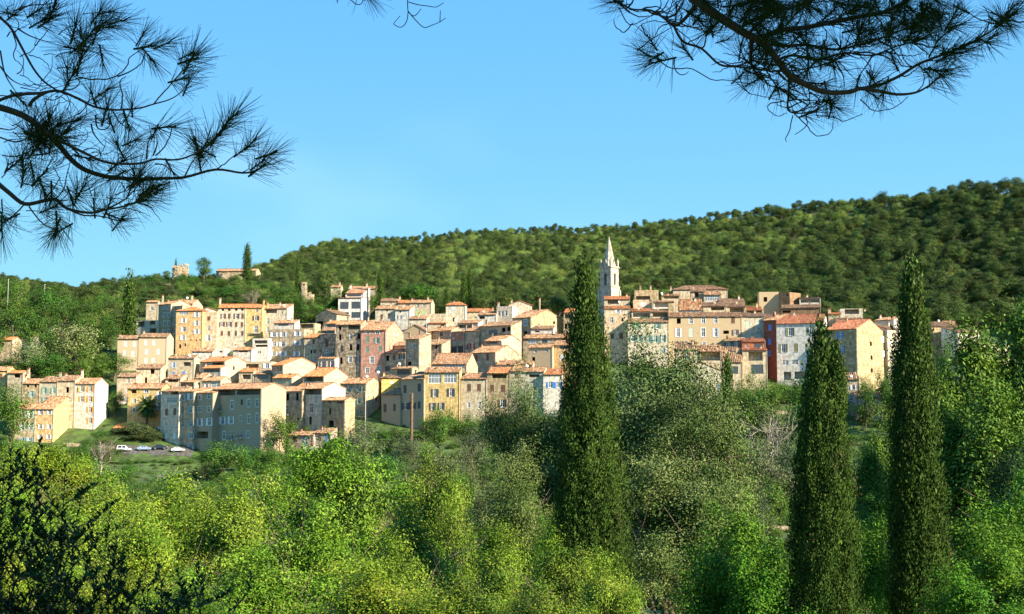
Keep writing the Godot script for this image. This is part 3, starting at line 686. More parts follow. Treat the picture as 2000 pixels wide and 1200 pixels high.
	hs("G", 620, 840, 392, 480, 476, 20, 0, "s", "white", "dark roofed terrace hung with sun blinds", "l 150x40 690,425", {"L": 5.0, "pal": "b", "ch": [[780, 365]]})
	hs("G", 193, 452, 622, 800, 452, 22, 92, "s", "grey", "grey house with a broken string course and two attic holes", "d 24x34 300,656 392,648; o 20x40 382,726", {"pal": "b", "di": [[230, 825]]})
	hs("G", 762, 1026, 706, 960, 434, 26, 238, "f", "grey", "house with two red shutters and a sunlit gable", "cr 28x74 820,762 940,752", {"pal": "t", "di": [[1097, 580]]})
	hs("G", 905, 1092, 582, 720, 447, 28, 208, "f", "cream", "cream gable behind the red-shuttered house", "gk 120x28 985,600", {"pal": "t", "ch": [[992, 500], [890, 590]]})
	hs("G", 1028, 1252, 838, 960, 424, 12, 40, "s", "white", "white attic with two panes under a tan lean roof", "o 44x34 1060,874; o 44x34 1132,870", {"L": 6.0, "pal": "t"})
	hs("G", 1318, 1832, 552, 660, 458, 14, 0, "f", "grey", "wide grey house with a deep brown roof and dish", "gw 110x44 1425,586; gk 60x40 1550,582; d 60x40 1770,560", {"L": 9.0, "pal": "t", "di": [[1718, 550]]})
	hs("G", 1378, 1632, 652, 880, 441, 16, 0, "f", "stone", "small stone house with a blocked arch", "o 34x38 1455,690 1570,682; d 34x66 1430,786", {"L": 7.0, "pal": "t"})
	hs("G", 1634, 1822, 628, 880, 441, 14, 0, "s", "orange", "orange house with one white shutter near the cypress", "gk 104x50 1762,642; cw 36x64 1733,756; d 34x60 1790,750", {"L": 7.0, "pal": "t"})
	hs("G", 1400, 1642, 452, 540, 466, 10, 0, "s", "white", "white lean-to with a weathered tile roof below the ochre gable", "d 50x16 1470,480", {"L": 5.0, "pal": "b"})
	hs("G", 1752, 1860, 278, 560, 478, 12, 0, "s", "tan", "narrow house with balcony bands half hidden by the cypress", "l 80x44 1802,318; d 30x56 1775,425; d 30x56 1825,425", {"L": 7.0, "pal": "o"})
	hs("G", 1180, 1420, 838, 900, 418, 8, 0, "s", "cream", "cream row roof with a white dish on top", "", {"L": 5.0, "pal": "t", "di": [[1362, 848]]})
	# right of the tall cypress
	hs("J", 165, 438, 246, 340, 480, 4, 0, "f", "cream", "house with an orange roof and open attic below the church tower", "l 120x46 262,272", {"L": 8.0, "pal": "o", "di": [[352, 258]]})
	hs("J", 165, 442, 348, 440, 472, 4, 0, "s", "pale", "pale attic with white shutters under an orange roof", "sw 30x38 315,372", {"L": 5.0, "pal": "o", "di": [[325, 275]]})
	hs("J", 165, 414, 412, 780, 465, 4, 0, "t", "peach", "flat roofed peach house beside the tall cypress", "ob 36x64 243,466; d 22x38 360,462; cb 34x58 253,638; cb 60x60 345,636", {"L": 7.0})
	hs("J", 474, 672, 262, 400, 477, 4, 0, "t", "peach", "peach cube with a white roller blind", "cw 78x44 575,298", {"L": 6.0})
	hs("J", 488, 742, 160, 320, 488, 4, 0, "t", "ochre", "ochre roof terrace with two chimney blocks", "l 150x44 580,232", {"L": 8.0, "ch": [[550, 95], [660, 95]]})
	hs("J", 688, 912, 278, 400, 474, 4, 60, "s", "white", "white house with a balustrade terrace under tan tiles", "l 190x46 800,306", {"L": 6.0, "pal": "t", "di": [[780, 185]]})
	hs("J", 458, 654, 376, 510, 470, 4, 0, "s", "white", "white loggia with a pale awning above the pale shuttered house", "lw 170x44 556,412", {"L": 5.0, "pal": "o"})
	hs("J", 655, 852, 382, 500, 468, 4, 0, "s", "cream", "cream loggia with cluttered terrace and tan roof", "l 158x42 762,412", {"L": 5.0, "pal": "t"})
	hs("J", 850, 905, 300, 500, 469, 4, 60, "t", "ochre", "narrow ochre stair block between the loggias", "", {"L": 6.0})
	hs("J", 416, 852, 492, 900, 461, 4, 0, "f", "pale", "pale cream house with sage green shutters", "sg 34x64 522,530 737,527; sg 34x76 472,660 545,660; sg 36x78 640,668 712,668; sg 28x78 795,664; ss 30x50 800,786", {"L": 9.0, "pal": "t"})
	hs("J", 853, 1632, 432, 830, 461, 4, 0, "f", "ochrestone", "long ochre stone house with a double row of windows", "d 42x58 960,477; ow 40x58 1090,477; ow 38x62 1223,470 1355,470; cb 40x66 1537,470; sw 32x92 955,600; cs 50x92 1090,600; ow 42x92 1220,598; sw 32x92 1355,600; d 60x36 1465,596; sb 32x60 1567,598; ow 34x50 1230,726", {"L": 10.0, "pal": "t"})
	hs("K", 266, 506, 430, 780, 461, 4, 0, "f", "pale", "cream house with four pale green shutters", "cs 38x74 333,514 445,506; cs 38x60 335,650 445,642", {"L": 9.0, "pal": "b"})
	hs("J", 778, 972, 208, 300, 494, 6, 115, "f", "cream", "cream house with an open attic behind the balustrade", "l 150x30 880,224", {"pal": "t"})
	hs("J", 1085, 1252, 165, 300, 494, 6, 0, "s", "grey", "grey attic wall with a black window and big dish", "d 40x46 1150,196", {"L": 7.0, "di": [[1192, 188]], "pal": "t"})
	hs("J", 1228, 1412, 196, 330, 490, 6, 125, "s", "cream", "top house with a wide blue window and cream gable", "gw 150x56 1316,236", {"L": 7.0, "pal": "t", "rise": 1.6})
	hs("J", 900, 1480, 142, 240, 506, 4, 0, "h", "cream", "broad house with the highest hipped roof of the ridge", "", {"L": 12.0, "pal": "t", "ch": [[875, 105]]})
	hs("J", 962, 1205, 334, 450, 473, 4, 60, "f", "white", "house with a mossy tile roof and a glass roof terrace", "gw 220x30 1082,360", {"L": 9.0, "pal": "t", "slope": 0.5, "rise": 3.2})
	hs("J", 1222, 1466, 320, 450, 472, 4, 0, "s", "cream", "house with a black roof hollow among brown tiles", "l 140x40 1375,342", {"L": 7.0, "pal": "t"})
	hs("J", 1466, 1674, 326, 450, 472, 4, 0, "s", "cream", "house with a cluttered dark terrace and orange wall", "l 150x58 1580,364", {"L": 7.0, "pal": "t"})
	hs("J", 1395, 1662, 292, 380, 483, 4, 0, "f", "white", "house with a brown tile roof and a white chimney breast", "", {"L": 10.0, "pal": "b", "slope": 0.45, "ch": [[1600, 205]]})
	hs("K", 314, 492, 362, 460, 474, 4, 0, "s", "cream", "small house with an orange tile roof and dark slot", "l 160x26 400,382", {"L": 7.0, "pal": "o"})
	hs("K", 500, 690, 442, 520, 463, 6, 0, "s", "white", "dusty tiled lean roof beside the rust house", "", {"L": 6.0, "pal": "t"})
	hs("J", 928, 1172, 782, 1100, 441, 4, 0, "s", "cream", "cream cottage with brown shutters and ridged tile roof", "sb 34x74 1045,846; d 46x30 1050,966", {"L": 5.0, "pal": "b", "big": 1.5, "slope": 0.75})
	hs("J", 1184, 1412, 802, 1050, 440, 4, 0, "s", "cream", "cream house with a white balustrade loggia", "lw 210x90 1296,854", {"L": 5.0, "pal": "t", "big": 1.4, "slope": 0.6, "ch": [[1400, 728]]})
	hs("J", 1014, 1408, 1006, 1300, 426, 2, 0, "g", "pale", "cream gabled house with a round green vent", "cy 36x60 1400,1175", {"L": 8.0, "pal": "o", "rise": 2.7})
	hs("K", 76, 270, 692, 880, 454, 22, 0, "s", "brown", "brown house front above a ridged roof", "o 44x70 125,726 206,726", {"L": 5.0, "pal": "b"})
	hs("K", 66, 272, 916, 1120, 440, 6, 0, "s", "cream", "ridged brown roof over a blue glazed veranda", "gk 124x80 165,1000", {"L": 9.0, "pal": "b", "big": 1.6, "slope": 0.8})
	hs("K", 272, 520, 700, 860, 447, 4, 0, "s", "brick", "brick red attic with a porthole and twin panes", "o 26x34 318,746; gk 92x44 445,740", {"L": 5.0, "pal": "r", "big": 1.4})
	hs("K", 274, 538, 792, 1180, 443, 6, 0, "s", "cream", "cream house with two deep glazed balconies", "l 150x94 415,853; gk 128x100 432,990", {"L": 4.0, "pal": "r", "big": 1.4, "slope": 0.3})
	hs("K", 500, 640, 470, 1180, 454, 40, 0, "s", "rust", "narrow rust red house with blue shutters", "cy 34x60 567,544 562,696 560,820", {"L": 8.0, "pal": "t"})
	hs("K", 636, 1142, 504, 1180, 447, 18, 50, "f", "coolwhite", "big white house with a red roof and a balustrade", "se 44x88 785,592 1010,580; se 44x92 712,766 1005,756; ce 46x92 845,762; gw 62x52 735,920; gw 62x52 835,916; o 40x62 990,916; l 80x90 755,1062; l 100x80 880,1054", {"pal": "r"})
	hs("K", 1164, 1492, 566, 1100, 441, 34, 325, "f", "ochre", "grey fronted house with blue shutters and a tall ochre gable", "sy 34x74 1318,630; sy 34x84 1325,776; cy 44x70 1328,932; >sw 40x60 1770,672; >sw 40x64 1778,826; >d 20x44 1645,720 1652,866 1655,1005", {"pal": "r"})
	hs("K", 1278, 1562, 482, 600, 456, 10, 0, "s", "cream", "cream upper house with a small blue window by the ochre gable", "o 34x40 1440,492; d 20x24 1305,512", {"L": 6.0, "pal": "t"})
	hs("K", 1190, 1322, 402, 580, 463, 14, 85, "f", "cream", "cream gable with two thin flues", "", {"pal": "o", "ch": [[1195, 340], [1210, 340]]})
	hs("K", 1315, 1556, 345, 480, 471, 8, 0, "t", "pale", "pale roof pavilion with a wide dark opening", "l 150x58 1442,374", {"L": 6.0, "noparapet": 1, "ch": [[1580, 345]]})
	hs("K", 452, 662, 178, 450, 490, 6, 0, "t", "ochrestone", "square ochre stone house with one window on the skyline", "d 38x50 520,246", {"L": 7.0, "ch": [[545, 300]]})
	hs("K", 662, 778, 186, 460, 487, 42, 118, "t", "brown", "brown tower house with dishes on its corner", "d 16x20 752,198", {"di": [[730, 270], [735, 300]]})
	hs("K", 884, 1108, 232, 400, 485, 8, 0, "s", "white", "white top house with a long dark balcony", "l 200x40 995,262", {"L": 5.0, "pal": "t", "big": 1.4, "slope": 0.15})
	hs("K", 690, 1110, 338, 440, 478, 14, 0, "s", "brown", "brown back roof behind the big white house", "d 90x24 745,378", {"L": 6.0, "pal": "b", "di": [[1020, 360]]})
	hs("L", 262, 470, 250, 520, 468, 46, 75, "s", "white", "long white house stepping down behind the ochre gable", "d 22x24 340,245", {"L": 10.0, "pal": "t"})
	hs("L", 400, 520, 348, 760, 455, -30, 0, "s", "pale", "pale sunlit house behind the slim cypress", "cw 28x48 450,495; d 24x50 460,600", {"L": 8.0, "pal": "t"})
	hs("L", 872, 1152, 318, 620, 472, -8, 0, "s", "ochre", "plain ochre house right of the slim cypress", "o 32x44 1045,456", {"L": 8.0, "pal": "t"})
	hs("L", 985, 1126, 268, 400, 480, -6, 0, "t", "brown", "brown roof room with a dish and an aerial", "d 38x36 1065,316", {"L": 6.0, "di": [[950, 258]]})
	hs("L", 1152, 1386, 388, 760, 464, -28, 0, "s", "white", "white house half hidden by walnut foliage", "d 40x40 1220,480", {"L": 8.0, "pal": "t", "ch": [[1342, 350]]})
	hs("L", 1388, 1700, 520, 800, 456, -28, 0, "t", "cream", "long cream retaining building at the village end", "", {"L": 6.0})
	hs("L", -40, 102, 884, 1180, 416, 10, 0, "s", "cream", "cream cottage with a ridged roof behind the forked cypress", "sw 30x50 40,965; o 30x50 20,1080", {"L": 5.0, "pal": "b", "big": 1.5, "slope": 0.6, "di": [[20, 850]]})
	hs("L", 60, 342, 1072, 1240, 409, 10, 0, "s", "mauve", "low pinkish shed with a worn red roof below the ochre gable", "o 34x50 293,1146", {"L": 6.0, "pal": "t"})
	hs("A", -40, 130, 900, 1040, 455, 6, 0, "f", "tan", "tan house with a red roof sunk in the trees", "d 40x40 20,950", {"L": 7.0, "pal": "o"})
	hs("A", 225, 330, 870, 960, 470, 10, 0, "s", "pale", "small pale house with a red roof among the left trees", "d 25x30 300,900", {"L": 5.0, "pal": "o"})
	hs("P", 422, 500, 530, 550, 610, 4, 0, "f", "tan", "long low house on the skyline between pine and cypress", "d 8x5 470,538", {"L": 8.0, "pal": "t"})

func church() -> void:
	var d := 500.0
	var a := deg_to_rad(40)
	var T: Array = TILES["I"]
	var c := at(T[0] + 600 / 5.456, T[1] + 410 / 5.456, d)
	var top := at(T[0] + 597 / 5.456, T[1] + 68 / 5.456, d).y
	var cor := at(T[0] + 600 / 5.456, T[1] + 405 / 5.456, d).y
	var band := at(T[0] + 600 / 5.456, T[1] + 605 / 5.456, d).y
	var g := ground(c.x, c.z) - 1.0
	var root := thing("church_tower", "pale stone church tower with a pointed spire and corner pinnacles", "church tower", Vector3(c.x, g, c.z))
	root.rotation.y = -a
	var half := 2.72
	var st := wall_mat("spire")
	var hb := band - g; var hc := cor - g; var ht := top - g
	var m := mb()
	m.box(Vector3(-half - 0.3, 0, -half - 0.3), Vector3(half + 0.3, hb - 0.2, half + 0.3))
	part(root, "base", m.mesh(), st)
	for s in [-1, 1]:
		for q in [-1, 1]:
			m = mb()
			m.box(Vector3(s * (half + 0.25) - 0.45, 0, q * (half + 0.25) - 0.45), Vector3(s * (half + 0.25) + 0.45, hb - 1.4, q * (half + 0.25) + 0.45))
			part(root, "buttress", m.mesh(), st)
	m = mb(); m.box(Vector3(-half - 0.45, hb - 0.2, -half - 0.45), Vector3(half + 0.45, hb + 0.12, half + 0.45))
	part(root, "string_course", m.mesh(), st)
	# belfry with an arched opening in each face
	m = mb()
	for k in 4:
		var b := Basis(Vector3.UP, k * PI / 2)
		var w := half * 2; var hh := hc - hb - 0.12
		var ow := 0.62; var oy := 0.5; var ot := hh * 0.62
		var o := b * Vector3(-half, hb + 0.12, half); var ux := b * Vector3.RIGHT; var inn := b * Vector3(0, 0, -1)
		var pts := PackedVector2Array([Vector2(half - ow, oy), Vector2(half + ow, oy)])
		for i in 9:
			var t := PI * i / 8.0
			pts.append(Vector2(half + ow * cos(t), ot + ow * sin(t)))
		var P := func(x: float, y: float) -> Vector3: return o + ux * x + Vector3.UP * y
		m.quad(P.call(0, 0), P.call(w, 0), P.call(w, oy), P.call(0, oy))
		m.quad(P.call(0, oy), P.call(half - ow, oy), P.call(half - ow, ot), P.call(0, ot))
		m.quad(P.call(half + ow, oy), P.call(w, oy), P.call(w, ot), P.call(half + ow, ot))
		m.quad(P.call(0, ot), P.call(half - ow, ot), P.call(half - ow, hh), P.call(0, hh))
		m.quad(P.call(half + ow, ot), P.call(w, ot), P.call(w, hh), P.call(half + ow, hh))
		for i in 8:
			var p := pts[2 + i]; var q := pts[3 + i]
			m.quad(P.call(q.x, q.y), P.call(p.x, p.y), P.call(p.x, hh), P.call(q.x, hh))
		for i in pts.size():
			var p := pts[i]; var q := pts[(i + 1) % pts.size()]
			m.quad(P.call(p.x, p.y), P.call(q.x, q.y), P.call(q.x, q.y) + inn * 0.7, P.call(p.x, p.y) + inn * 0.7)
		var lou := mb()
		for i in 7:
			var y := oy + 0.2 + i * (ot - oy) / 7.0
			lou.quad(P.call(half - ow, y) + inn * 0.25, P.call(half + ow, y) + inn * 0.25, P.call(half + ow, y + 0.28) + inn * 0.5, P.call(half - ow, y + 0.28) + inn * 0.5)
		part(root, "louvre", lou.mesh(), mat("slate", Color(0.10, 0.10, 0.11), 0.8))
		var mo := mb()
		for i in 10:
			var p := pts[1 + i]; var q := pts[2 + i if i < 9 else 0]
			var cc := Vector2(half, ot)
			var po := p + (p - cc).normalized() * 0.16; var qo := q + (q - cc).normalized() * 0.16
			mo.quad(P.call(p.x, p.y) - inn * 0.06, P.call(po.x, po.y) - inn * 0.06, P.call(qo.x, qo.y) - inn * 0.06, P.call(q.x, q.y) - inn * 0.06)
		part(root, "arch_moulding", mo.mesh(), st)
	part(root, "belfry", m.mesh(), st)
	m = mb(); m.box(Vector3(-half - 0.4, hc, -half - 0.4), Vector3(half + 0.4, hc + 0.35, half + 0.4)); m.box(Vector3(-half - 0.15, hc + 0.352, -half - 0.15), Vector3(half + 0.15, hc + 0.6, half + 0.15))
	part(root, "cornice", m.mesh(), st)
	m = mb()                     # octagonal spire with ribs
	var r := half * 0.98
	var sy := hc + 0.6
	for k in 8:
		var a0 := TAU * (k + 0.5) / 8; var a1 := TAU * (k + 1.5) / 8
		var n := 6
		for j in n:
			var t0 := float(j) / n; var t1 := float(j + 1) / n
			var f0 := 1.0 - t0 * 0.97; var f1 := 1.0 - t1 * 0.97
			var y0 := lerpf(sy, ht, t0); var y1 := lerpf(sy, ht, t1)
			m.quad(Vector3(cos(a1) * r * f0, y0, sin(a1) * r * f0), Vector3(cos(a0) * r * f0, y0, sin(a0) * r * f0), Vector3(cos(a0) * r * f1, y1, sin(a0) * r * f1), Vector3(cos(a1) * r * f1, y1, sin(a1) * r * f1))
	part(root, "spire", m.mesh(), st)
	for k in 8:
		var a0 := TAU * (k + 0.5) / 8
		var rb := mb(); rb.tube(PackedVector3Array([Vector3(cos(a0) * r, sy, sin(a0) * r), Vector3(cos(a0) * r * 0.03, ht, sin(a0) * r * 0.03)]), 0.12, 0.05, 5)
		part(root, "rib", rb.mesh(), st)
	for s in [-1, 1]:
		for q in [-1, 1]:
			m = mb()
			var o := Vector3(s * (half - 0.25), hc + 0.6, q * (half - 0.25))
			m.box(o + Vector3(-0.32, 0, -0.32), o + Vector3(0.32, 1.7, 0.32))
			for e in [[-1, 1, 1, 1], [1, 1, 1, -1], [1, -1, -1, -1], [-1, -1, -1, 1]]:
				m.tri(o + Vector3(e[0] * 0.4, 1.7, e[1] * 0.4), o + Vector3(e[2] * 0.4, 1.7, e[3] * 0.4), o + Vector3(0, 3.6, 0))
			part(root, "pinnacle", m.mesh(), st)
	for k in 4:                  # gabled lucarnes at the foot of the spire
		var b := Basis(Vector3.UP, k * PI / 2)
		m = mb()
		var z := half * 0.95
		m.quad(b * Vector3(-0.5, sy, z), b * Vector3(0.5, sy, z), b * Vector3(0.5, sy + 1.5, z), b * Vector3(-0.5, sy + 1.5, z))
		m.tri(b * Vector3(-0.5, sy + 1.5, z), b * Vector3(0.5, sy + 1.5, z), b * Vector3(0, sy + 2.6, z))
		m.quad(b * Vector3(0.5, sy, z), b * Vector3(0.5, sy, z - 1), b * Vector3(0.5, sy + 1.5, z - 1), b * Vector3(0.5, sy + 1.5, z))
		m.quad(b * Vector3(-0.5, sy, z - 1), b * Vector3(-0.5, sy, z), b * Vector3(-0.5, sy + 1.5, z), b * Vector3(-0.5, sy + 1.5, z - 1))
		m.quad(b * Vector3(0.55, sy + 1.45, z + 0.1), b * Vector3(0.55, sy + 1.45, z - 1.4), b * Vector3(0, sy + 2.7, z - 1.4), b * Vector3(0, sy + 2.7, z + 0.1))
		m.quad(b * Vector3(-0.55, sy + 1.45, z - 1.4), b * Vector3(-0.55, sy + 1.45, z + 0.1), b * Vector3(0, sy + 2.7, z + 0.1), b * Vector3(0, sy + 2.7, z - 1.4))
		part(root, "lucarne", m.mesh(), st)

# ---------------------------------------------------------------- plants
# a crown of single leaves gathered in clumps; cols are linear leaf colours
func crown(s: Dictionary) -> ArrayMesh:
	var r := RandomNumberGenerator.new()
	r.seed = s.seed
	var nz := FastNoiseLite.new()
	nz.seed = s.seed
	nz.frequency = s.get("lump", 0.9)
	var n: int = s.n
	var k: int = s.k
	var rad: Vector3 = s.rad
	var leaf: float = s.leaf
	var asp: float = s.get("asp", 0.5)
	var rc: float = s.rc
	var cols: Array = s.cols
	var shell: float = s.get("shell", 0.35)
	var flat: float = s.get("flat", 0.75)
	var upb: float = s.get("up", 0.5)
	var bottom: float = s.get("bottom", -1.0)
	var arms := []                # boughs that carry the clumps and break up the outline
	for i in int(s.get("limbs", 0)):
		var dir := Vector3(r.randfn(), r.randfn() * 0.8 + 0.35, r.randfn()).normalized()
		if i == 0: dir = Vector3(r.randf_range(-0.15, 0.15), 1, r.randf_range(-0.15, 0.15)).normalized()
		arms.append(dir * (1.08 if i == 0 else r.randf_range(0.62, 1.18)))
	var V := PackedVector3Array(); V.resize(n * 4)
	var N := PackedVector3Array(); N.resize(n * 4)
	var C := PackedColorArray(); C.resize(n * 4)
	var I := PackedInt32Array(); I.resize(n * 6)
	var per := maxi(1, n / k)
	var center := Vector3.ZERO
	var out := Vector3.UP
	var tint := 1.0
	var base := 0
	for i in n:
		if i % per == 0:
			for tries in 12:
				out = Vector3(r.randfn(), r.randfn(), r.randfn()).normalized()
				if out.y > bottom: break
			var lump := 0.80 + 0.42 * nz.get_noise_3dv(out * 1.6)
			center = out * rad * lump * lerpf(shell, 1.0, pow(r.randf(), 0.55))
			if not arms.is_empty():
				var arm: Vector3 = arms[r.randi() % arms.size()]
				center = (arm * lerpf(0.25, 1.0, pow(r.randf(), 0.6)) + Vector3(r.randfn(), r.randfn(), r.randfn()) * 0.13) * rad
				out = (center / rad + Vector3(0, 0.001, 0)).normalized()
			if s.has("cone"): 
				var q: float = clampf((center.y / rad.y + 1.0) / 2.0, 0, 1)
				center.x *= lerpf(1.15, s.cone, q); center.z *= lerpf(1.15, s.cone, q)
			tint = r.randf_range(0.82, 1.18)
			base = r.randi() % cols.size()
		var off := Vector3(r.randfn(), r.randfn() * flat, r.randfn()) * (rc * 0.55)
		var p := center + off
		var nn := (off.normalized() * 0.5 + out * 0.4 + Vector3(r.randf_range(-0.7, 0.7), upb + r.randf_range(-0.5, 0.5), r.randf_range(-0.7, 0.7))).normalized()
		var dr := nn.cross(Vector3(r.randf_range(-1, 1), r.randf_range(-0.6, 0.6), r.randf_range(-1, 1))).normalized()
		var sd := nn.cross(dr)
		var ln := leaf * r.randf_range(0.65, 1.25)
		var wd := ln * asp * 0.5
		var b := i * 4
		V[b] = p; V[b + 1] = p + dr * (ln * 0.45) + sd * wd; V[b + 2] = p + dr * ln - nn * (ln * 0.12); V[b + 3] = p + dr * (ln * 0.45) - sd * wd
		N[b] = nn; N[b + 1] = nn; N[b + 2] = nn; N[b + 3] = nn
		var cc: Color = cols[base if r.randf() < 0.7 else r.randi() % cols.size()]
		var f := tint * r.randf_range(0.75, 1.25)
		cc = Color(cc.r * f, cc.g * f, cc.b * f)
		C[b] = cc; C[b + 1] = cc; C[b + 2] = cc; C[b + 3] = cc
		var e := i * 6
		I[e] = b; I[e + 1] = b + 1; I[e + 2] = b + 2; I[e + 3] = b; I[e + 4] = b + 2; I[e + 5] = b + 3
	var m := ArrayMesh.new()
	var a := []
	a.resize(Mesh.ARRAY_MAX)
	a[Mesh.ARRAY_VERTEX] = V; a[Mesh.ARRAY_NORMAL] = N; a[Mesh.ARRAY_COLOR] = C; a[Mesh.ARRAY_INDEX] = I
	m.add_surface_from_arrays(Mesh.PRIMITIVE_TRIANGLES, a)
	return m

func bent(a: Vector3, b: Vector3, wob: float, k: int, r: RandomNumberGenerator) -> PackedVector3Array:
	var p := PackedVector3Array()
	for i in k + 1:
		var t := float(i) / k
		var o := Vector3(r.randfn(), r.randfn() * 0.5, r.randfn()) * wob * sin(t * PI)
		p.append(a.lerp(b, t) + o)
	return p

# trunk from the ground (y = 0) into a crown centred at y = cy, with limbs and twigs
func trunk(seed_: int, cy: float, rad: Vector3, r0: float, limbs: int, twigs := 0, split := 0.35) -> ArrayMesh:
	var r := RandomNumberGenerator.new()
	r.seed = seed_
	var m := mb()
	var top := Vector3(r.randfn() * 0.2, cy + rad.y * 0.45, r.randfn() * 0.2)
	var stem := bent(Vector3(0, -0.6, 0), top, r0 * 1.1, 6, r)
	m.tube(stem, r0, r0 * 0.22, 7)
	for i in limbs:
		var t := lerpf(split, 0.95, (i + 0.5) / limbs)
		var s := stem[int(t * 6)]
		var dir := Vector3(r.randfn(), 0, r.randfn()).normalized()
		var e := Vector3(0, cy, 0) + Vector3(dir.x * rad.x, r.randf_range(-0.25, 0.75) * rad.y, dir.z * rad.z) * r.randf_range(0.6, 0.95)
		var lp := bent(s, e, s.distance_to(e) * 0.07, 4, r)
		m.tube(lp, r0 * 0.42 * (1.15 - t * 0.6), r0 * 0.08, 5)
		for j in twigs:
			var q := lp[1 + r.randi() % 3]
			var e2 := q + (e - s).normalized() * rad.x * 0.35 + Vector3(r.randfn(), r.randfn() + 0.5, r.randfn()) * rad.x * 0.22
			m.tube(bent(q, e2, 0.1, 3, r), r0 * 0.12, r0 * 0.03, 4)
	return m.mesh()

var kinds := {}
func leaf_mat(key: String, back := 0.5, rough := 0.55, spec := 0.22) -> StandardMaterial3D:
	var m := mat(key, Color(1, 1, 1), rough)
	m.vertex_color_use_as_albedo = true
	m.metallic_specular = spec
	m.backlight_enabled = back > 0
	m.backlight = Color(back, back, back * 0.7)
	return m

func tints(key: String, extra: Dictionary) -> Array:      # leaf hues differ from tree to tree
	var out := []
	for i in 4:
		var m := leaf_mat("leaf_%s_%d" % [key, i], extra.get("back", 0.5), extra.get("rough", 0.55), extra.get("spec", 0.22))
		m.albedo_color = [Color(1, 1, 1), Color(1, 0.97, 0.9), Color(0.88, 0.97, 0.92), Color(0.9, 0.92, 0.9)][i]
		out.append(m)
	return out

func def_kind(key: String, variants: int, n: int, k: int, rad: Vector3, cy: float, leaf: float, rc: float, cols: Array, tr: Array, extra := {}) -> void:
	var list := []
	for i in variants:
		var s := {"seed": hash(key) % 10000 + i * 17, "n": n, "k": k, "rad": rad, "leaf": leaf, "rc": rc, "cols": cols}
		s.merge(extra)
		var tm := trunk(s.seed + 5, cy, rad, tr[0], tr[1], tr[2], tr[3] if tr.size() > 3 else 0.35)
		list.append({"crown": crown(s), "trunk": tm})
	kinds[key] = {"v": list, "w": (rad.x + rc * 0.5) * 2.0 * 0.95, "h": cy + rad.y * 0.95 + rc * 0.4, "cy": cy, "mats": tints(key, extra), "mat": leaf_mat("leaf_" + key, extra.get("back", 0.5), extra.get("rough", 0.55), extra.get("spec", 0.22)), "bark": mat("bark_" + str(extra.get("bark", "brown")), extra.get("bark_color", Color(0.13, 0.09, 0.06)), 0.95)}

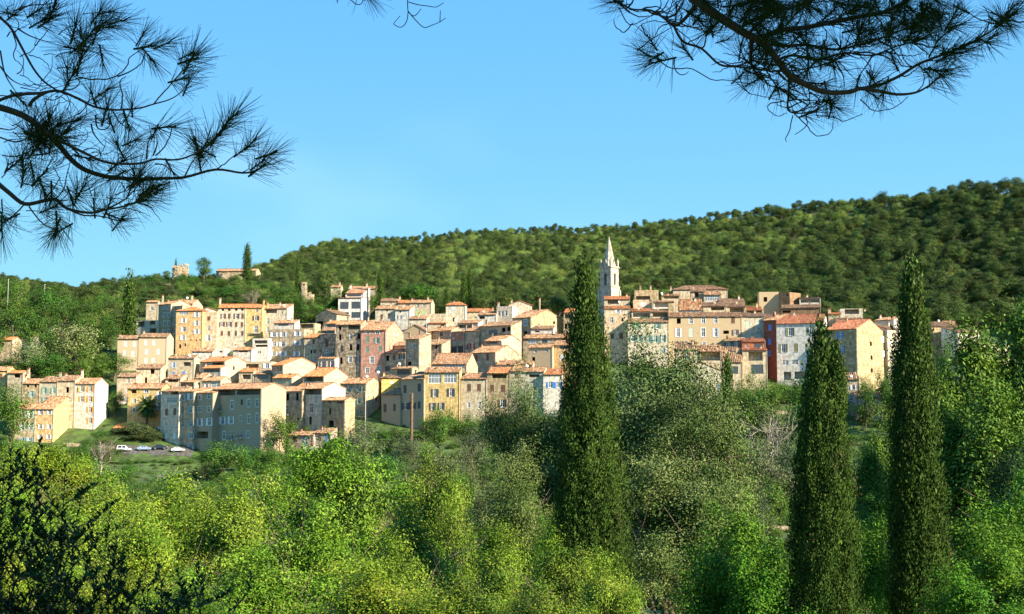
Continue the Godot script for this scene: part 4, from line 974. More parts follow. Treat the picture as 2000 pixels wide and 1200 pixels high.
func make_kinds() -> void:
	var spring := [Color(0.135, 0.225, 0.018), Color(0.19, 0.275, 0.024), Color(0.09, 0.17, 0.014), Color(0.24, 0.295, 0.034), Color(0.12, 0.16, 0.03)]
	def_kind("spring", 4, 46000, 150, Vector3(3.4, 3.6, 3.4), 6.4, 0.145, 0.74, spring, [0.13, 18, 7, 0.15], {"back": 0.6, "shell": 0.5, "lump": 2.6, "up": 0.3, "bark": "twig", "bark_color": Color(0.20, 0.15, 0.10), "limbs": 17})
	def_kind("bright", 3, 24000, 190, Vector3(3.2, 3.8, 3.2), 6.0, 0.19, 0.74, [Color(0.09, 0.195, 0.016), Color(0.12, 0.225, 0.02), Color(0.065, 0.145, 0.013)], [0.14, 10, 3, 0.25], {"back": 0.6, "shell": 0.45, "limbs": 15})
	def_kind("elm", 3, 72000, 420, Vector3(5.0, 7.0, 5.0), 12.5, 0.18, 1.05, [Color(0.078, 0.128, 0.034), Color(0.105, 0.155, 0.048), Color(0.055, 0.098, 0.022), Color(0.15, 0.19, 0.075)], [0.32, 16, 3, 0.3], {"back": 0.35, "asp": 0.55, "shell": 0.4, "lump": 1.8, "up": 0.15, "spec": 0.18, "limbs": 22})
	def_kind("walnut", 3, 26000, 200, Vector3(4.6, 5.2, 4.6), 9.5, 0.27, 0.95, [Color(0.085, 0.16, 0.02), Color(0.115, 0.195, 0.026), Color(0.055, 0.11, 0.014)], [0.28, 12, 3], {"back": 0.45, "shell": 0.4, "lump": 1.5, "limbs": 16})
	def_kind("leafy", 3, 4200, 150, Vector3(3.6, 3.6, 3.6), 5.4, 0.32, 0.95, [Color(0.075, 0.155, 0.022), Color(0.10, 0.18, 0.03), Color(0.055, 0.12, 0.02)], [0.2, 8, 1], {"back": 0.6, "limbs": 13})
	def_kind("thicket", 4, 4200, 120, Vector3(3.2, 2.5, 3.2), 2.1, 0.30, 0.85, [Color(0.07, 0.15, 0.02), Color(0.10, 0.18, 0.028), Color(0.05, 0.115, 0.018), Color(0.12, 0.16, 0.045)], [0.1, 8, 1, 0.1], {"back": 0.5, "bottom": -0.6, "lump": 1.8, "limbs": 14})
	def_kind("olive", 3, 4600, 150, Vector3(3.2, 2.8, 3.2), 3.9, 0.26, 0.8, [Color(0.10, 0.125, 0.06), Color(0.125, 0.145, 0.075), Color(0.08, 0.105, 0.045)], [0.22, 7, 1], {"back": 0.25, "asp": 0.32, "limbs": 14})
	def_kind("flowering", 2, 5000, 160, Vector3(3.8, 4.0, 3.8), 5.6, 0.30, 0.85, [Color(0.10, 0.165, 0.04), Color(0.12, 0.18, 0.05), Color(0.27, 0.29, 0.15)], [0.22, 8, 1], {"back": 0.4})
	def_kind("bare", 2, 1500, 110, Vector3(3.4, 3.4, 3.4), 5.0, 0.24, 1.0, [Color(0.12, 0.09, 0.05), Color(0.10, 0.085, 0.04), Color(0.09, 0.11, 0.03)], [0.18, 16, 6, 0.15], {"bark": "pale", "bark_color": Color(0.34, 0.29, 0.23), "back": 0.3})
	def_kind("oak", 5, 2800, 90, Vector3(3.4, 2.7, 3.4), 3.6, 0.36, 0.9, [Color(0.17, 0.24, 0.045), Color(0.21, 0.27, 0.065), Color(0.145, 0.205, 0.04)], [0.2, 5, 0], {"back": 0.4})
	def_kind("holm", 4, 2800, 90, Vector3(3.2, 2.8, 3.2), 3.7, 0.34, 0.85, [Color(0.055, 0.085, 0.025), Color(0.075, 0.105, 0.03), Color(0.095, 0.115, 0.045)], [0.2, 5, 0], {"back": 0.15})
	def_kind("pine", 6, 4600, 80, Vector3(3.4, 3.7, 3.4), 6.6, 0.42, 0.95, [Color(0.056, 0.098, 0.021), Color(0.074, 0.116, 0.026), Color(0.042, 0.075, 0.017), Color(0.098, 0.132, 0.03)], [0.24, 8, 0, 0.3], {"back": 0.1, "asp": 0.26, "flat": 0.5, "cone": 0.7, "shell": 0.25, "lump": 1.6})
	def_kind("umbrella", 2, 5200, 120, Vector3(4.6, 2.7, 4.6), 5.6, 0.42, 0.9, [Color(0.055, 0.115, 0.014), Color(0.07, 0.135, 0.018), Color(0.045, 0.095, 0.012)], [0.28, 10, 0, 0.5], {"back": 0.1, "asp": 0.3, "flat": 0.6, "bottom": -0.25, "shell": 0.6, "lump": 0.3})
	def_kind("bush", 4, 1100, 46, Vector3(1.5, 1.0, 1.5), 0.7, 0.24, 0.5, [Color(0.075, 0.135, 0.022), Color(0.10, 0.155, 0.03), Color(0.06, 0.10, 0.02)], [0.05, 5, 0], {"back": 0.5, "bottom": -0.4})
	def_kind("nearpine", 2, 14000, 240, Vector3(4.6, 3.6, 4.6), 9.0, 0.34, 1.2, [Color(0.03, 0.055, 0.016), Color(0.04, 0.065, 0.02)], [0.26, 12, 1, 0.4], {"back": 0.1, "asp": 0.30, "flat": 0.5})
	kinds["cypress"] = {"v": [], "w": 2.0, "h": 10.0, "mat": leaf_mat("leaf_cypress", 0.12, 0.6), "bark": mat("bark_brown", Color(0.13, 0.09, 0.06), 0.95)}
	for i in 2: kinds["cypress"].v.append({"crown": cypress_crown(70 + i, 5000, [[0, 0.55], [0.08, 0.9], [0.3, 1.0], [0.6, 0.85], [0.85, 0.5], [1, 0.05]], 10.0, 1.0, 0.34), "trunk": trunk(3, 4.0, Vector3(0.3, 4, 0.3), 0.15, 2)})

# flame shaped crown of upright sprays; prof = [share of height, share of radius]
func cypress_crown(seed_: int, n: int, prof: Array, h: float, rad: float, leaf: float) -> ArrayMesh:
	var r := RandomNumberGenerator.new()
	r.seed = seed_
	var nz := FastNoiseLite.new()
	nz.seed = seed_
	nz.frequency = 1.0
	var xs := []; var ys := []
	for q in prof: xs.append(q[0]); ys.append(q[1])
	var V := PackedVector3Array(); V.resize(n * 4)
	var N := PackedVector3Array(); N.resize(n * 4)
	var C := PackedColorArray(); C.resize(n * 4)
	var I := PackedInt32Array(); I.resize(n * 6)
	var cols := [Color(0.038, 0.075, 0.012), Color(0.052, 0.095, 0.015), Color(0.028, 0.055, 0.010), Color(0.066, 0.105, 0.018), Color(0.085, 0.075, 0.03)]
	var t := 0.0; var ang := 0.0; var rr := 0.0; var base := 0; var tint := 1.0
	for i in n:
		if i % (70 if leaf < 0.1 else 26) == 0:          # a new plume
			while true:
				t = r.randf() * 0.985
				if r.randf() < 0.25 + lut(xs, ys, t): break
			ang = r.randf() * TAU
			var lump := 0.86 + 0.34 * nz.get_noise_3d(cos(ang) * 2.2, t * h * 0.5, sin(ang) * 2.2) + 0.24 * nz.get_noise_3d(cos(ang) * 6.0, t * h * 1.6, sin(ang) * 6.0)
			rr = lut(xs, ys, t) * rad * lump * r.randf_range(0.86, 1.1) * (1.0 if r.randf() < 0.72 else r.randf_range(0.55, 0.95))
			base = 4 if r.randf() < 0.012 else r.randi() % 4
			tint = r.randf_range(0.7, 1.3)
		var out := Vector3(cos(ang), 0, sin(ang))
		var along := r.randf_range(-0.5, 0.6) * leaf * 10.0
		var p := out * rr + Vector3(r.randfn() * leaf * 0.95, t * h + along, r.randfn() * leaf * 0.95) - out * maxf(along, -along * 0.5) * 0.2
		var dr := (Vector3(0, 1, 0) + out * r.randf_range(-0.1, 0.55) + Vector3(r.randf_range(-0.4, 0.4), 0, r.randf_range(-0.4, 0.4))).normalized()
		var sd := dr.cross(out + Vector3(r.randf_range(-1.1, 1.1), 0, r.randf_range(-1.1, 1.1))).normalized()
		var nn := dr.cross(sd)
		if nn.dot(out) < 0:
			nn = -nn; sd = -sd
		var ln := leaf * r.randf_range(0.6, 1.3)
		var wd := ln * 0.24
		var b := i * 4
		V[b] = p; V[b + 1] = p + dr * (ln * 0.5) + sd * wd; V[b + 2] = p + dr * ln; V[b + 3] = p + dr * (ln * 0.5) - sd * wd
		for e in 4: N[b + e] = nn
		var f := tint * r.randf_range(0.75, 1.25)
		var cc: Color = cols[base]
		cc = Color(cc.r * f, cc.g * f, cc.b * f)
		for e in 4: C[b + e] = cc
		var e2 := i * 6
		I[e2] = b; I[e2 + 1] = b + 1; I[e2 + 2] = b + 2; I[e2 + 3] = b; I[e2 + 4] = b + 2; I[e2 + 5] = b + 3
	var m := ArrayMesh.new()
	var a := []
	a.resize(Mesh.ARRAY_MAX)
	a[Mesh.ARRAY_VERTEX] = V; a[Mesh.ARRAY_NORMAL] = N; a[Mesh.ARRAY_COLOR] = C; a[Mesh.ARRAY_INDEX] = I
	m.add_surface_from_arrays(Mesh.PRIMITIVE_TRIANGLES, a)
	return m

const TREE_NAMES := {"spring": "deciduous_tree", "bright": "broadleaf_tree", "elm": "elm_tree", "walnut": "walnut_tree", "leafy": "broadleaf_tree", "olive": "olive_tree", "flowering": "flowering_tree", "bare": "budding_tree", "oak": "oak_tree", "holm": "holm_oak", "pine": "pine_tree", "umbrella": "umbrella_pine", "bush": "shrub", "thicket": "shrub", "nearpine": "pine_tree", "cypress": "cypress_tree"}

# a tree of a kind: column, row of its top, distance, width in photograph pixels
func tree(kind: String, px: float, row: float, d: float, wpx: float, label: String, group := "", var_ := -1) -> Node3D:
	var k: Dictionary = kinds[kind]
	var top := at(px, row, d)
	var g := ground(top.x, top.z)
	var h := maxf(1.0, top.y - g)
	var w := wpx * d / F
	var cat := "shrub" if kind in ["bush", "thicket"] else "tree"
	var o := thing(TREE_NAMES[kind], label, cat, Vector3(top.x, g, top.z), group)
	var v: Dictionary = k.v[(var_ if var_ >= 0 else rng.randi()) % k.v.size()]
	var sx := w / float(k.w); var sy := h / float(k.h)
	var lift := 0.0
	if sy > sx * 1.7 and kind != "cypress":        # a tall stem rather than a stretched crown
		lift = h - sx * 1.7 * float(k.h)
		sy = sx * 1.7
	var turn := rng.randf() * TAU
	var bs := Basis.from_scale(Vector3(sx, sy, sx)) * Basis(Vector3.UP, turn)
	part(o, "trunk", v.trunk, k.bark, Transform3D(Basis.from_scale(Vector3(sx, sy * (1.0 + lift / maxf(h - lift, 0.1)), sx)) * Basis(Vector3.UP, turn), Vector3.ZERO))
	part(o, "crown", v.crown, k.mats[rng.randi() % 4] if k.has("mats") else k.mat, Transform3D(bs, Vector3(0, lift + float(k.get("cy", 0.0)) * sy, 0)))
	return o

func stuff_copies(parent: Node, called: String, m: Mesh, material: Material, tfs: Array, cols: Array) -> void:
	var mm := MultiMesh.new()
	mm.transform_format = MultiMesh.TRANSFORM_3D
	mm.use_colors = true
	mm.mesh = m
	mm.instance_count = tfs.size()
	for i in tfs.size():
		mm.set_instance_transform(i, tfs[i])
		mm.set_instance_color(i, cols[i])
	var o := MultiMeshInstance3D.new()
	o.multimesh = mm
	o.material_override = material
	put(parent, o, called)
	o.set_meta("kind", "stuff")

func clear_of_houses(p: Vector3, pad: float) -> bool:
	for f in footprints:
		var q: Vector3 = f[0]
		if Vector2(p.x - q.x, p.z - q.z).length() < f[1] + pad: return false
	return true

func row_of(p: Vector3) -> float:
	var q := p.rotated(Vector3.RIGHT, -PITCH)
	return 600.0 - F * q.y / -q.z
func col_of(p: Vector3) -> float:
	var q := p.rotated(Vector3.RIGHT, -PITCH)
	return 1000.0 + F * q.x / -q.z

# the wooded hill: the nearest trees are things, the wood behind them is one mass
func hill_wood() -> void:
	rng.seed = 41
	var bags := {}
	var singles := {"pine": 0, "oak": 0, "holm": 0, "leafy": 0}
	var d := 505.0
	while d < 990.0:
		var step := lerpf(4.4, 5.9, (d - 505.0) / 485.0)
		var x := -0.62 * d
		while x < 0.62 * d:
			x += step
			var p := Vector3(x + rng.randf_range(-0.45, 0.45) * step, 0, -d + rng.randf_range(-0.45, 0.45) * step)
			p.y = ground(p.x, p.z)
			var px := col_of(p)
			var r := -p.z
			if r > ridge_d(px) + 16.0: continue
			if not clear_of_houses(p, 1.5): continue
			if px > 250 and px < 1720 and row_of(p) > 622 and d < 530: continue
			if px >= 1760 and px < 1990 and row_of(p) > 650: continue
			var row := row_of(p)
			var line := lut([860, 1000, 1200, 1400, 1600, 1760], [600, 585, 566, 530, 492, 452], px)
			var pine := 0.45
			var top := ridge_row(px)
			if row < top + 16: pine = 0.85
			elif px > 860 and px < 1790 and row < line: pine = 0.10
			elif px >= 950: pine = 0.9
			elif px < 540: pine = 0.16
			if noise.get_noise_2d(p.x * 0.9 + 300, p.z * 0.9) > 0.24: pine = lerpf(pine, 1.0 - pine, 0.8)
			var kind := "pine" if rng.randf() < pine else ("oak" if rng.randf() < (0.82 if px > 900 else 0.62) else "holm")
			if px < 560 and r < 660 and kind == "oak" and rng.randf() < 0.5: kind = "leafy"
			var sc := rng.randf_range(0.38, 1.08)
			if kind == "pine": sc *= lerpf(0.95, 1.3, clampf((px - 1200) / 700.0, 0, 1)) * (0.72 if row < top + 16 else 1.0)
			if kind == "leafy": sc *= 0.85
			var tf := Transform3D(Basis(Vector3.UP, rng.randf() * TAU) * Basis.from_scale(Vector3(sc * 1.2, sc * rng.randf_range(0.7, 1.15), sc * 1.2)), p)
			var v := rng.randi() % (kinds[kind].v as Array).size()
			var near := -p.z < 600 and px > -120 and px < 2120
			if near and singles[kind] < (60 if kind == "leafy" else 150):
				singles[kind] += 1
				var names := {"pine": "dark green pine of the wood behind the village", "oak": "yellow green oak in the wood on the hill", "holm": "grey green holm oak among the oaks on the hill", "leafy": "fresh green round tree on the slope above the village"}
				var o := thing(TREE_NAMES[kind], names[kind], "tree", p, {"pine": "pines of the hill wood", "oak": "oaks of the hill wood", "holm": "holm oaks of the hill wood", "leafy": "round trees above the village"}[kind])
				o.transform = tf
				part(o, "trunk", kinds[kind].v[v].trunk, kinds[kind].bark)
				part(o, "crown", kinds[kind].v[v].crown, kinds[kind].mat, Transform3D(Basis.IDENTITY, Vector3(0, kinds[kind].cy, 0)))
			else:
				var key := kind + str(v)
				if not bags.has(key): bags[key] = [kind, v, [], []]
				bags[key][2].append(tf)
				var f := rng.randf_range(0.6, 1.35)
				bags[key][3].append(Color(f * rng.randf_range(0.9, 1.1), f, f))
		d += step * 0.92
	var wood := Node3D.new()
	put(self, wood, "forest")
	wood.set_meta("kind", "stuff")
	wood.set_meta("label", "mass of pine and oak wood covering the hill behind the village")
	wood.set_meta("category", "forest")
	for key in bags:
		var b: Array = bags[key]
		var cy := Transform3D(Basis.IDENTITY, Vector3(0, kinds[b[0]].cy, 0))
		stuff_copies(wood, "trunks_" + b[0], kinds[b[0]].v[b[1]].trunk, kinds[b[0]].bark, b[2], b[3])
		var lifted := []
		for tf in b[2]: lifted.append(tf * cy)
		stuff_copies(wood, "crowns_" + b[0], kinds[b[0]].v[b[1]].crown, kinds[b[0]].mat, lifted, b[3])

func valley_cover() -> void:      # rough low growth on meadow and slopes
	rng.seed = 77
	var bags := [[], [], [], []]
	var tint := [[], [], [], []]
	for i in 9000:
		var r := sqrt(lerpf(110.0 * 110.0, 520.0 * 520.0, rng.randf()))
		var px := rng.randf_range(-250, 2250)
		var p := Vector3((px - 1000) / F * r, 0, -r)
		p.y = ground(p.x, p.z)
		var row := row_of(p)
		var sc := rng.randf_range(0.35, 0.8)
		if px > 200 and px < 1760 and r > 378:
			if not clear_of_houses(p, -2.0): continue
			sc *= 0.6
		elif r > 330: 
			sc *= rng.randf_range(0.35, 0.95)
			if not clear_of_houses(p, 0.5): continue
		else: sc *= 1.5
		if px > 195 and px < 385 and r > 380 and r < 395: continue
		var v := rng.randi() % 4
		bags[v].append(Transform3D(Basis(Vector3.UP, rng.randf() * TAU) * Basis.from_scale(Vector3(sc * 1.2, sc, sc * 1.2)), p + Vector3(0, 0.5 * sc, 0)))
		var f := rng.randf_range(0.7, 1.2)
		tint[v].append(Color(f * rng.randf_range(0.85, 1.25), f, f))
	var o := Node3D.new()
	put(self, o, "undergrowth")
	o.set_meta("kind", "stuff"); o.set_meta("label", "low green undergrowth over the valley floor and banks"); o.set_meta("category", "undergrowth")
	for v in 4: stuff_copies(o, "undergrowth_clumps", kinds["bush"].v[v].crown, kinds["bush"].mat, bags[v], tint[v])

func planted_trees() -> void:
	rng.seed = 5
	# close trees in spring leaf
	var g := "spring green trees of the valley below the camera"
	for q in [[645, 878, 62, 290], [840, 902, 66, 190], [790, 1000, 50, 290], [620, 1010, 45, 300], [470, 955, 82, 260], [340, 950, 95, 260], [200, 950, 82, 250], [300, 1025, 46, 280], [130, 1030, 52, 300], [960, 1045, 43, 240], [1085, 1065, 39, 210], [1180, 1105, 36, 190], [720, 1120, 33, 320], [500, 1095, 36, 320], [900, 1140, 31, 280], [30, 985, 64, 260], [360, 1140, 30, 300], [1060, 1160, 29, 260], [250, 1110, 36, 260], [880, 985, 58, 170], [540, 930, 105, 200], [700, 960, 72, 220], [405, 905 + 60, 120, 200], [-60, 1060, 45, 300], [-150, 960, 80, 300], [-300, 1000, 60, 350], [770, 1075, 38, 220]]:
		tree("spring", q[0], q[1], q[2], q[3], "spring green tree in the thicket that fills the valley foreground", g)
	for q in [[105, 884, 135, 200], [25, 894, 125, 190], [175, 915, 140, 170]]:
		tree("spring", q[0], q[1], q[2], q[3], "tall yellow-green tree in front of the lower left houses", "trees before the lower left houses")
	for q in [[1455, 1000, 56, 200], [1400, 1080, 46, 200], [1500, 1090, 44, 190], [1085, 1020, 60, 90]]:
		tree("bright", q[0], q[1], q[2], q[3], "vivid green bush tree between the tall and the forked cypress", "vivid green trees between cypresses")
	for q in [[1890, 1010, 60, 240], [1960, 1060, 48, 220], [1990, 950, 66, 200], [1900, 1130, 40, 220], [1715, 1040, 70, 150], [2090, 1000, 50, 250]]:
		tree("bright", q[0], q[1], q[2], q[3], "green leafy tree at the foot of the slim cypress", "green trees by the slim cypress")
	tree("elm", 1285, 664, 88, 330, "large grey green elm right behind the tall cypress", "", 0)
	tree("elm", 1385, 765, 82, 240, "grey green elm leaning over the terraced meadow", "", 1)
	tree("elm", 1035, 742, 96, 200, "grey green elm left of the tall cypress", "", 2)
	tree("elm", 1320, 880, 70, 300, "low elm thicket between the cypresses", "", 2)
	tree("elm", 1010, 885, 84, 210, "dark elm in shade under the leafy elm left of the tall cypress", "", 1)
	tree("elm", 1200, 760, 92, 220, "elm standing close behind the trunk of the tall cypress", "", 1)
	for q in [[1880, 690, 92, 260], [1985, 615, 96, 230], [1960, 800, 82, 260], [1860, 850, 84, 200], [2100, 640, 95, 300], [2030, 900, 70, 240]]:
		tree("walnut", q[0], q[1], q[2], q[3], "broad walnut tree with large leaves right of the slim cypress", "walnut trees right of the slim cypress")
	for q in [[1720, 830, 120, 130], [1705, 905, 105, 140], [1690, 975, 90, 140]]:
		tree("walnut", q[0], q[1], q[2], q[3], "shady walnut tree between the forked and the slim cypress", "walnut trees between two cypresses")
	tree("nearpine", 1990, 860, 75, 150, "dark pine at the right frame edge among walnuts", "", 0)
	# below and beside the village
	tree("leafy", 546, 806, 376, 66, "round green tree against the sunlit stone side wall", "", 0)
	tree("leafy", 520, 862, 360, 70, "green bush tree below the big stone house", "", 1)
	tree("olive", 712, 820, 352, 115, "wide olive tree below the low ochre house", "", 0)
	tree("leafy", 858, 796, 372, 74, "green tree before the cream yellow glazed house", "", 2)
	tree("leafy", 918, 808, 370, 66, "green tree before the buff houses", "", 0)
	tree("leafy", 975, 800, 365, 60, "green tree beside the grey green elm under the buff houses", "", 1)
	tree("olive", 925, 836, 345, 92, "grey olive tree below the buff houses", "", 1)
	tree("olive", 795, 842, 338, 70, "silver olive tree left of the bare trunk", "", 2)
	tree("olive", 842, 868, 262, 120, "rounded grey green olive above the meadow", "", 2)
	tree("olive", 915, 880, 250, 90, "pale olive at the edge of the shade", "", 0)
	for q in [[432, 862, 340, 100], [478, 872, 346, 70], [400, 880, 350, 60], [590, 890, 340, 70], [630, 905, 320, 60], [690, 880, 330, 90], [760, 890, 320, 90]]:
		tree("leafy", q[0], q[1], q[2], q[3], "green bushy tree on the bank under the shaded row", "bushy trees under the shaded row")
	tree("leafy", 875, 935, 205, 100, "bright green shrub tree beside the dark shade", "", 1)
	tree("leafy", 902, 925, 190, 60, "small bright shrub tree at the shade edge", "", 2)
	tree("bare", 200, 842, 358, 78, "thin tree with a forked stem before the pale orange house", "", 0)
	for q in [[42, 866, 374, 60], [92, 868, 372, 64], [140, 872, 370, 70], [172, 858, 378, 56], [208, 872, 380, 44], [8, 850, 378, 60], [195, 840, 392, 46], [215, 852, 390, 44], [180, 870, 384, 56], [225, 876, 386, 40], [150, 882, 381, 60], [110, 884, 380, 60], [60, 880, 380, 60]]:
		tree("leafy", q[0], q[1], q[2], q[3], "low leafy tree at the foot of the pale orange house", "low trees before the pale orange house")
	tree("leafy", 20, 752, 372, 90, "big-leaved tree at the frame edge before the ochre end house", "", 2)
	for i in 13:
		tree("thicket", 203 + i * 14 + rng.randf_range(-4, 4), rng.randf_range(897, 903), rng.randf_range(377, 381), rng.randf_range(18, 30), "low hedge shrub along the car park edge", "hedge of the car park")
	for q in [[745, 838, 392, 50], [775, 836, 394, 50], [810, 844, 392, 56], [842, 812, 392, 60], [880, 806, 394, 60], [905, 815, 394, 50], [950, 822, 392, 60], [985, 815, 392, 60], [1020, 806, 392, 70], [1060, 800, 392, 70], [1090, 800, 392, 60], [620, 884, 383, 60], [590, 876, 386, 40], [665, 874, 385, 50], [690, 852, 390, 50], [730, 852, 388, 60], [650, 862, 388, 40], [705, 862, 386, 50], [760, 852, 390, 50], [530, 880, 374, 56], [560, 868, 378, 40]]:
		tree("thicket", q[0], q[1], q[2], q[3], "rounded thicket close under the lower house fronts", "thickets under the lower houses")
	for q in [[1450, 748, 422, 50], [1530, 748, 428, 60], [1580, 746, 428, 50], [1640, 768, 410, 50], [1690, 772, 404, 60], [1730, 748, 415, 60], [1760, 738, 420, 50], [1410, 760, 410, 60], [1360, 770, 405, 70], [1480, 775, 395, 70], [1560, 775, 395, 80], [1610, 790, 390, 60]]:
		tree("thicket", q[0], q[1], q[2], q[3], "garden thicket below the right houses", "thickets of the right gardens")
	for q in [[258, 818, 400, 60], [282, 826, 397, 56], [303, 838, 396, 44], [236, 836, 401, 56], [250, 850, 396, 46], [224, 775, 414, 36], [272, 846, 396, 50], [294, 850, 395, 40]]:
		tree("holm", q[0], q[1], q[2], q[3], "dark evergreen in the shady palm garden", "evergreens of the palm garden")
	tree("flowering", 150, 618, 452, 120, "large tree with creamy blossom left of the peach stone house", "", 0)
	tree("flowering", 60, 655, 445, 90, "blossoming tree above the terraced houses", "", 1)
	for q in [[225, 690, 450, 76], [30, 700, 440, 90], [195, 588, 478, 74], [95, 560, 505, 80], [25, 590, 490, 80], [130, 590, 490, 70], [215, 620, 470, 50], [60, 610, 470, 80], [170, 680, 440, 80], [100, 690, 440, 80], [0, 640, 455, 80], [-60, 620, 470, 100], [-80, 700, 430, 110], [100, 640, 462, 70], [20, 545, 540, 70]]:
		tree("leafy", q[0], q[1], q[2], q[3], "green tree on the wooded slope left of the village", "trees of the left slope")
	tree("cypress", 253, 552, 474, 26, "dark cypress above the peach stone house", "", 0)
	tree("cypress", 483, 486, 600, 16, "lone cypress standing on the skyline", "", 1)
	tree("cypress", 343, 513, 622, 6, "tiny thin cypress beside the ruined tower", "", 0)
	tree("cypress", 1420, 712, 388, 24, "small dense cypress below the balustrade loggia", "", 1)
	tree("cypress", 906, 540, 520, 13, "slim cypress above the clock house", "", 0)
	tree("cypress", 917, 536, 524, 12, "slim cypress beside another above the clock house", "", 1)
	tree("cypress", 872, 568, 515, 12, "short cypress left of the slim pair", "", 0)
	tree("cypress", 742, 540, 520, 14, "short cypress behind the modern house", "", 1)
	tree("cypress", 581, 505, 560, 7, "thin cypress on the slope above the ruin wall", "", 0)
	tree("umbrella", 815, 548, 522, 96, "bright green umbrella pine behind the lime-shuttered house", "", 0)
	tree("pine", 398, 495, 600, 42, "tall pine on the skyline beside the ruined tower", "", 2)
	tree("pine", 636, 512, 545, 58, "spreading pine above the dark gabled house", "", 3)
	tree("bare", 492, 552, 530, 44, "leafless grey tree above the yellow balcony house", "", 1)
	tree("bare", 330, 545, 575, 70, "brownish tree below the ruined tower", "", 0)
	for q in [[300, 540, 590, 60], [365, 535, 590, 50], [430, 545, 580, 70], [455, 560, 545, 60], [540, 570, 520, 70], [580, 600, 510, 80], [560, 560, 540, 70], [615, 580, 515, 60], [415, 585, 512, 44], [520, 600, 505, 40], [690, 560, 540, 60], [640, 600, 515, 50], [655, 562, 527, 46], [672, 572, 526, 40], [712, 566, 528, 40], [640, 574, 526, 40], [592, 576, 517, 36], [608, 582, 518, 30], [576, 572, 519, 34], [735, 560, 530, 36]]:
		tree("leafy", q[0], q[1], q[2], q[3], "fresh green tree on the castle hill", "trees of the castle hill")
	for q in [[985, 565, 515, 60], [1040, 560, 515, 70], [940, 560, 520, 60], [1090, 570, 515, 60], [1250, 552, 530, 60]]:
		tree("pine", q[0], q[1], q[2], q[3], "dark pine close behind the top houses", "pines behind the top houses")
	for q in [[1470, 722, 398, 60], [1560, 738, 402, 80], [1500, 742, 400, 60], [1720, 726, 405, 44], [1750, 690, 420, 60], [1690, 735, 400, 40]]:
		tree("leafy", q[0], q[1], q[2], q[3], "green garden tree below the big white house", "garden trees of the right houses")
	tree("bare", 1500, 752, 300, 140, "reddish budding tree with pale trunk below the cream house", "", 1)
	tree("olive", 1492, 880, 250, 110, "grey olive on the terraced meadow", "", 1)
	tree("olive", 1545, 850, 265, 90, "olive beside the forked cypress", "", 0)
	tree("olive", 1690, 885, 255, 80, "olive right of the forked cypress", "", 2)
	tree("leafy", 1500, 930, 225, 100, "round green bush on the terraced meadow", "", 1)
	tree("leafy", 1570, 780, 340, 90, "green tree left of the forked cypress under the gardens", "", 2)
	for q in [[1800, 700, 385, 90], [1850, 668, 400, 70], [1900, 690, 390, 90], [1955, 700, 385, 90], [2020, 700, 380, 120]]:
		tree("leafy", q[0], q[1], q[2], q[3], "leafy tree before the village end houses", "trees at the village end")
	for i in 330:                 # the slopes left and right of the houses, and the bank below them
		var side := rng.randf()
		var d := rng.randf_range(408, 508)
		var px := rng.randf_range(-260, 232)
		if side > 0.72: px = rng.randf_range(1765, 2260); d = rng.randf_range(380, 505)
		elif side > 0.42: px = rng.randf_range(380, 1700); d = rng.randf_range(322, 374)
		var p := Vector3((px - 1000) / F * d, 0, -d)
		p.y = ground(p.x, p.z)
		if not clear_of_houses(p, 3.0): continue
		if px > 1765 and px < 1985 and row_of(p) < 735: continue
		if px < 120 and d < 430: continue
		if px > 290 and px < 380 and d > 335: continue
		var hh := rng.randf_range(4.0, 8.5) if side <= 0.42 or side > 0.72 else rng.randf_range(2.5, 4.5)
		var kd: String = ["leafy", "leafy", "oak", "holm", "olive", "flowering"][rng.randi() % 6]
		if kd == "flowering" and rng.randf() < 0.7: kd = "leafy"
		var lab: String = {"leafy": "fresh green tree", "oak": "yellow green oak", "holm": "dull green holm oak", "olive": "silver grey olive", "flowering": "tree flecked with blossom"}[kd]
		var wh: String = " on the slope left of the village" if px < 240 else " on the slope right of the village" if px > 1760 else " on the bank below the village"
		tree(kd, px, row_of(p + Vector3(0, hh, 0)), d, hh * rng.randf_range(0.75, 1.05) * F / d, lab + wh, "trees" + wh)
	for i in 330:
		var d := rng.randf_range(290, 402)
		var px := rng.randf_range(-60, 1760)
		if px > 285 and px < 385 and d > 328 and d < 394: continue
		if px > 200 and px < 300 and d > 366: continue
		if px > 385 and px < 545 and d > 376: continue
		if px < 200 and d > 391: continue
		var p := Vector3((px - 1000) / F * d, 0, -d)
		p.y = ground(p.x, p.z)
		if not clear_of_houses(p, -2.5): continue
		var hh := rng.randf_range(1.6, 4.6)
		tree("thicket", px, row_of(p + Vector3(0, hh, 0)), d, hh * rng.randf_range(1.1, 1.9) * F / d, "green thicket on the bank between village and valley", "thickets on the village bank")
	for i in 46:
		var r := rng.randf_range(120, 300)
		tree("leafy" if rng.randf() < 0.7 else "olive", rng.randf_range(-250, 2250), 800.0 + 14.0 * F / r + rng.randf_range(0, 3) * F / r, r, rng.randf_range(4, 7) * F / r, "valley tree in the thicket below the meadow", "valley trees")

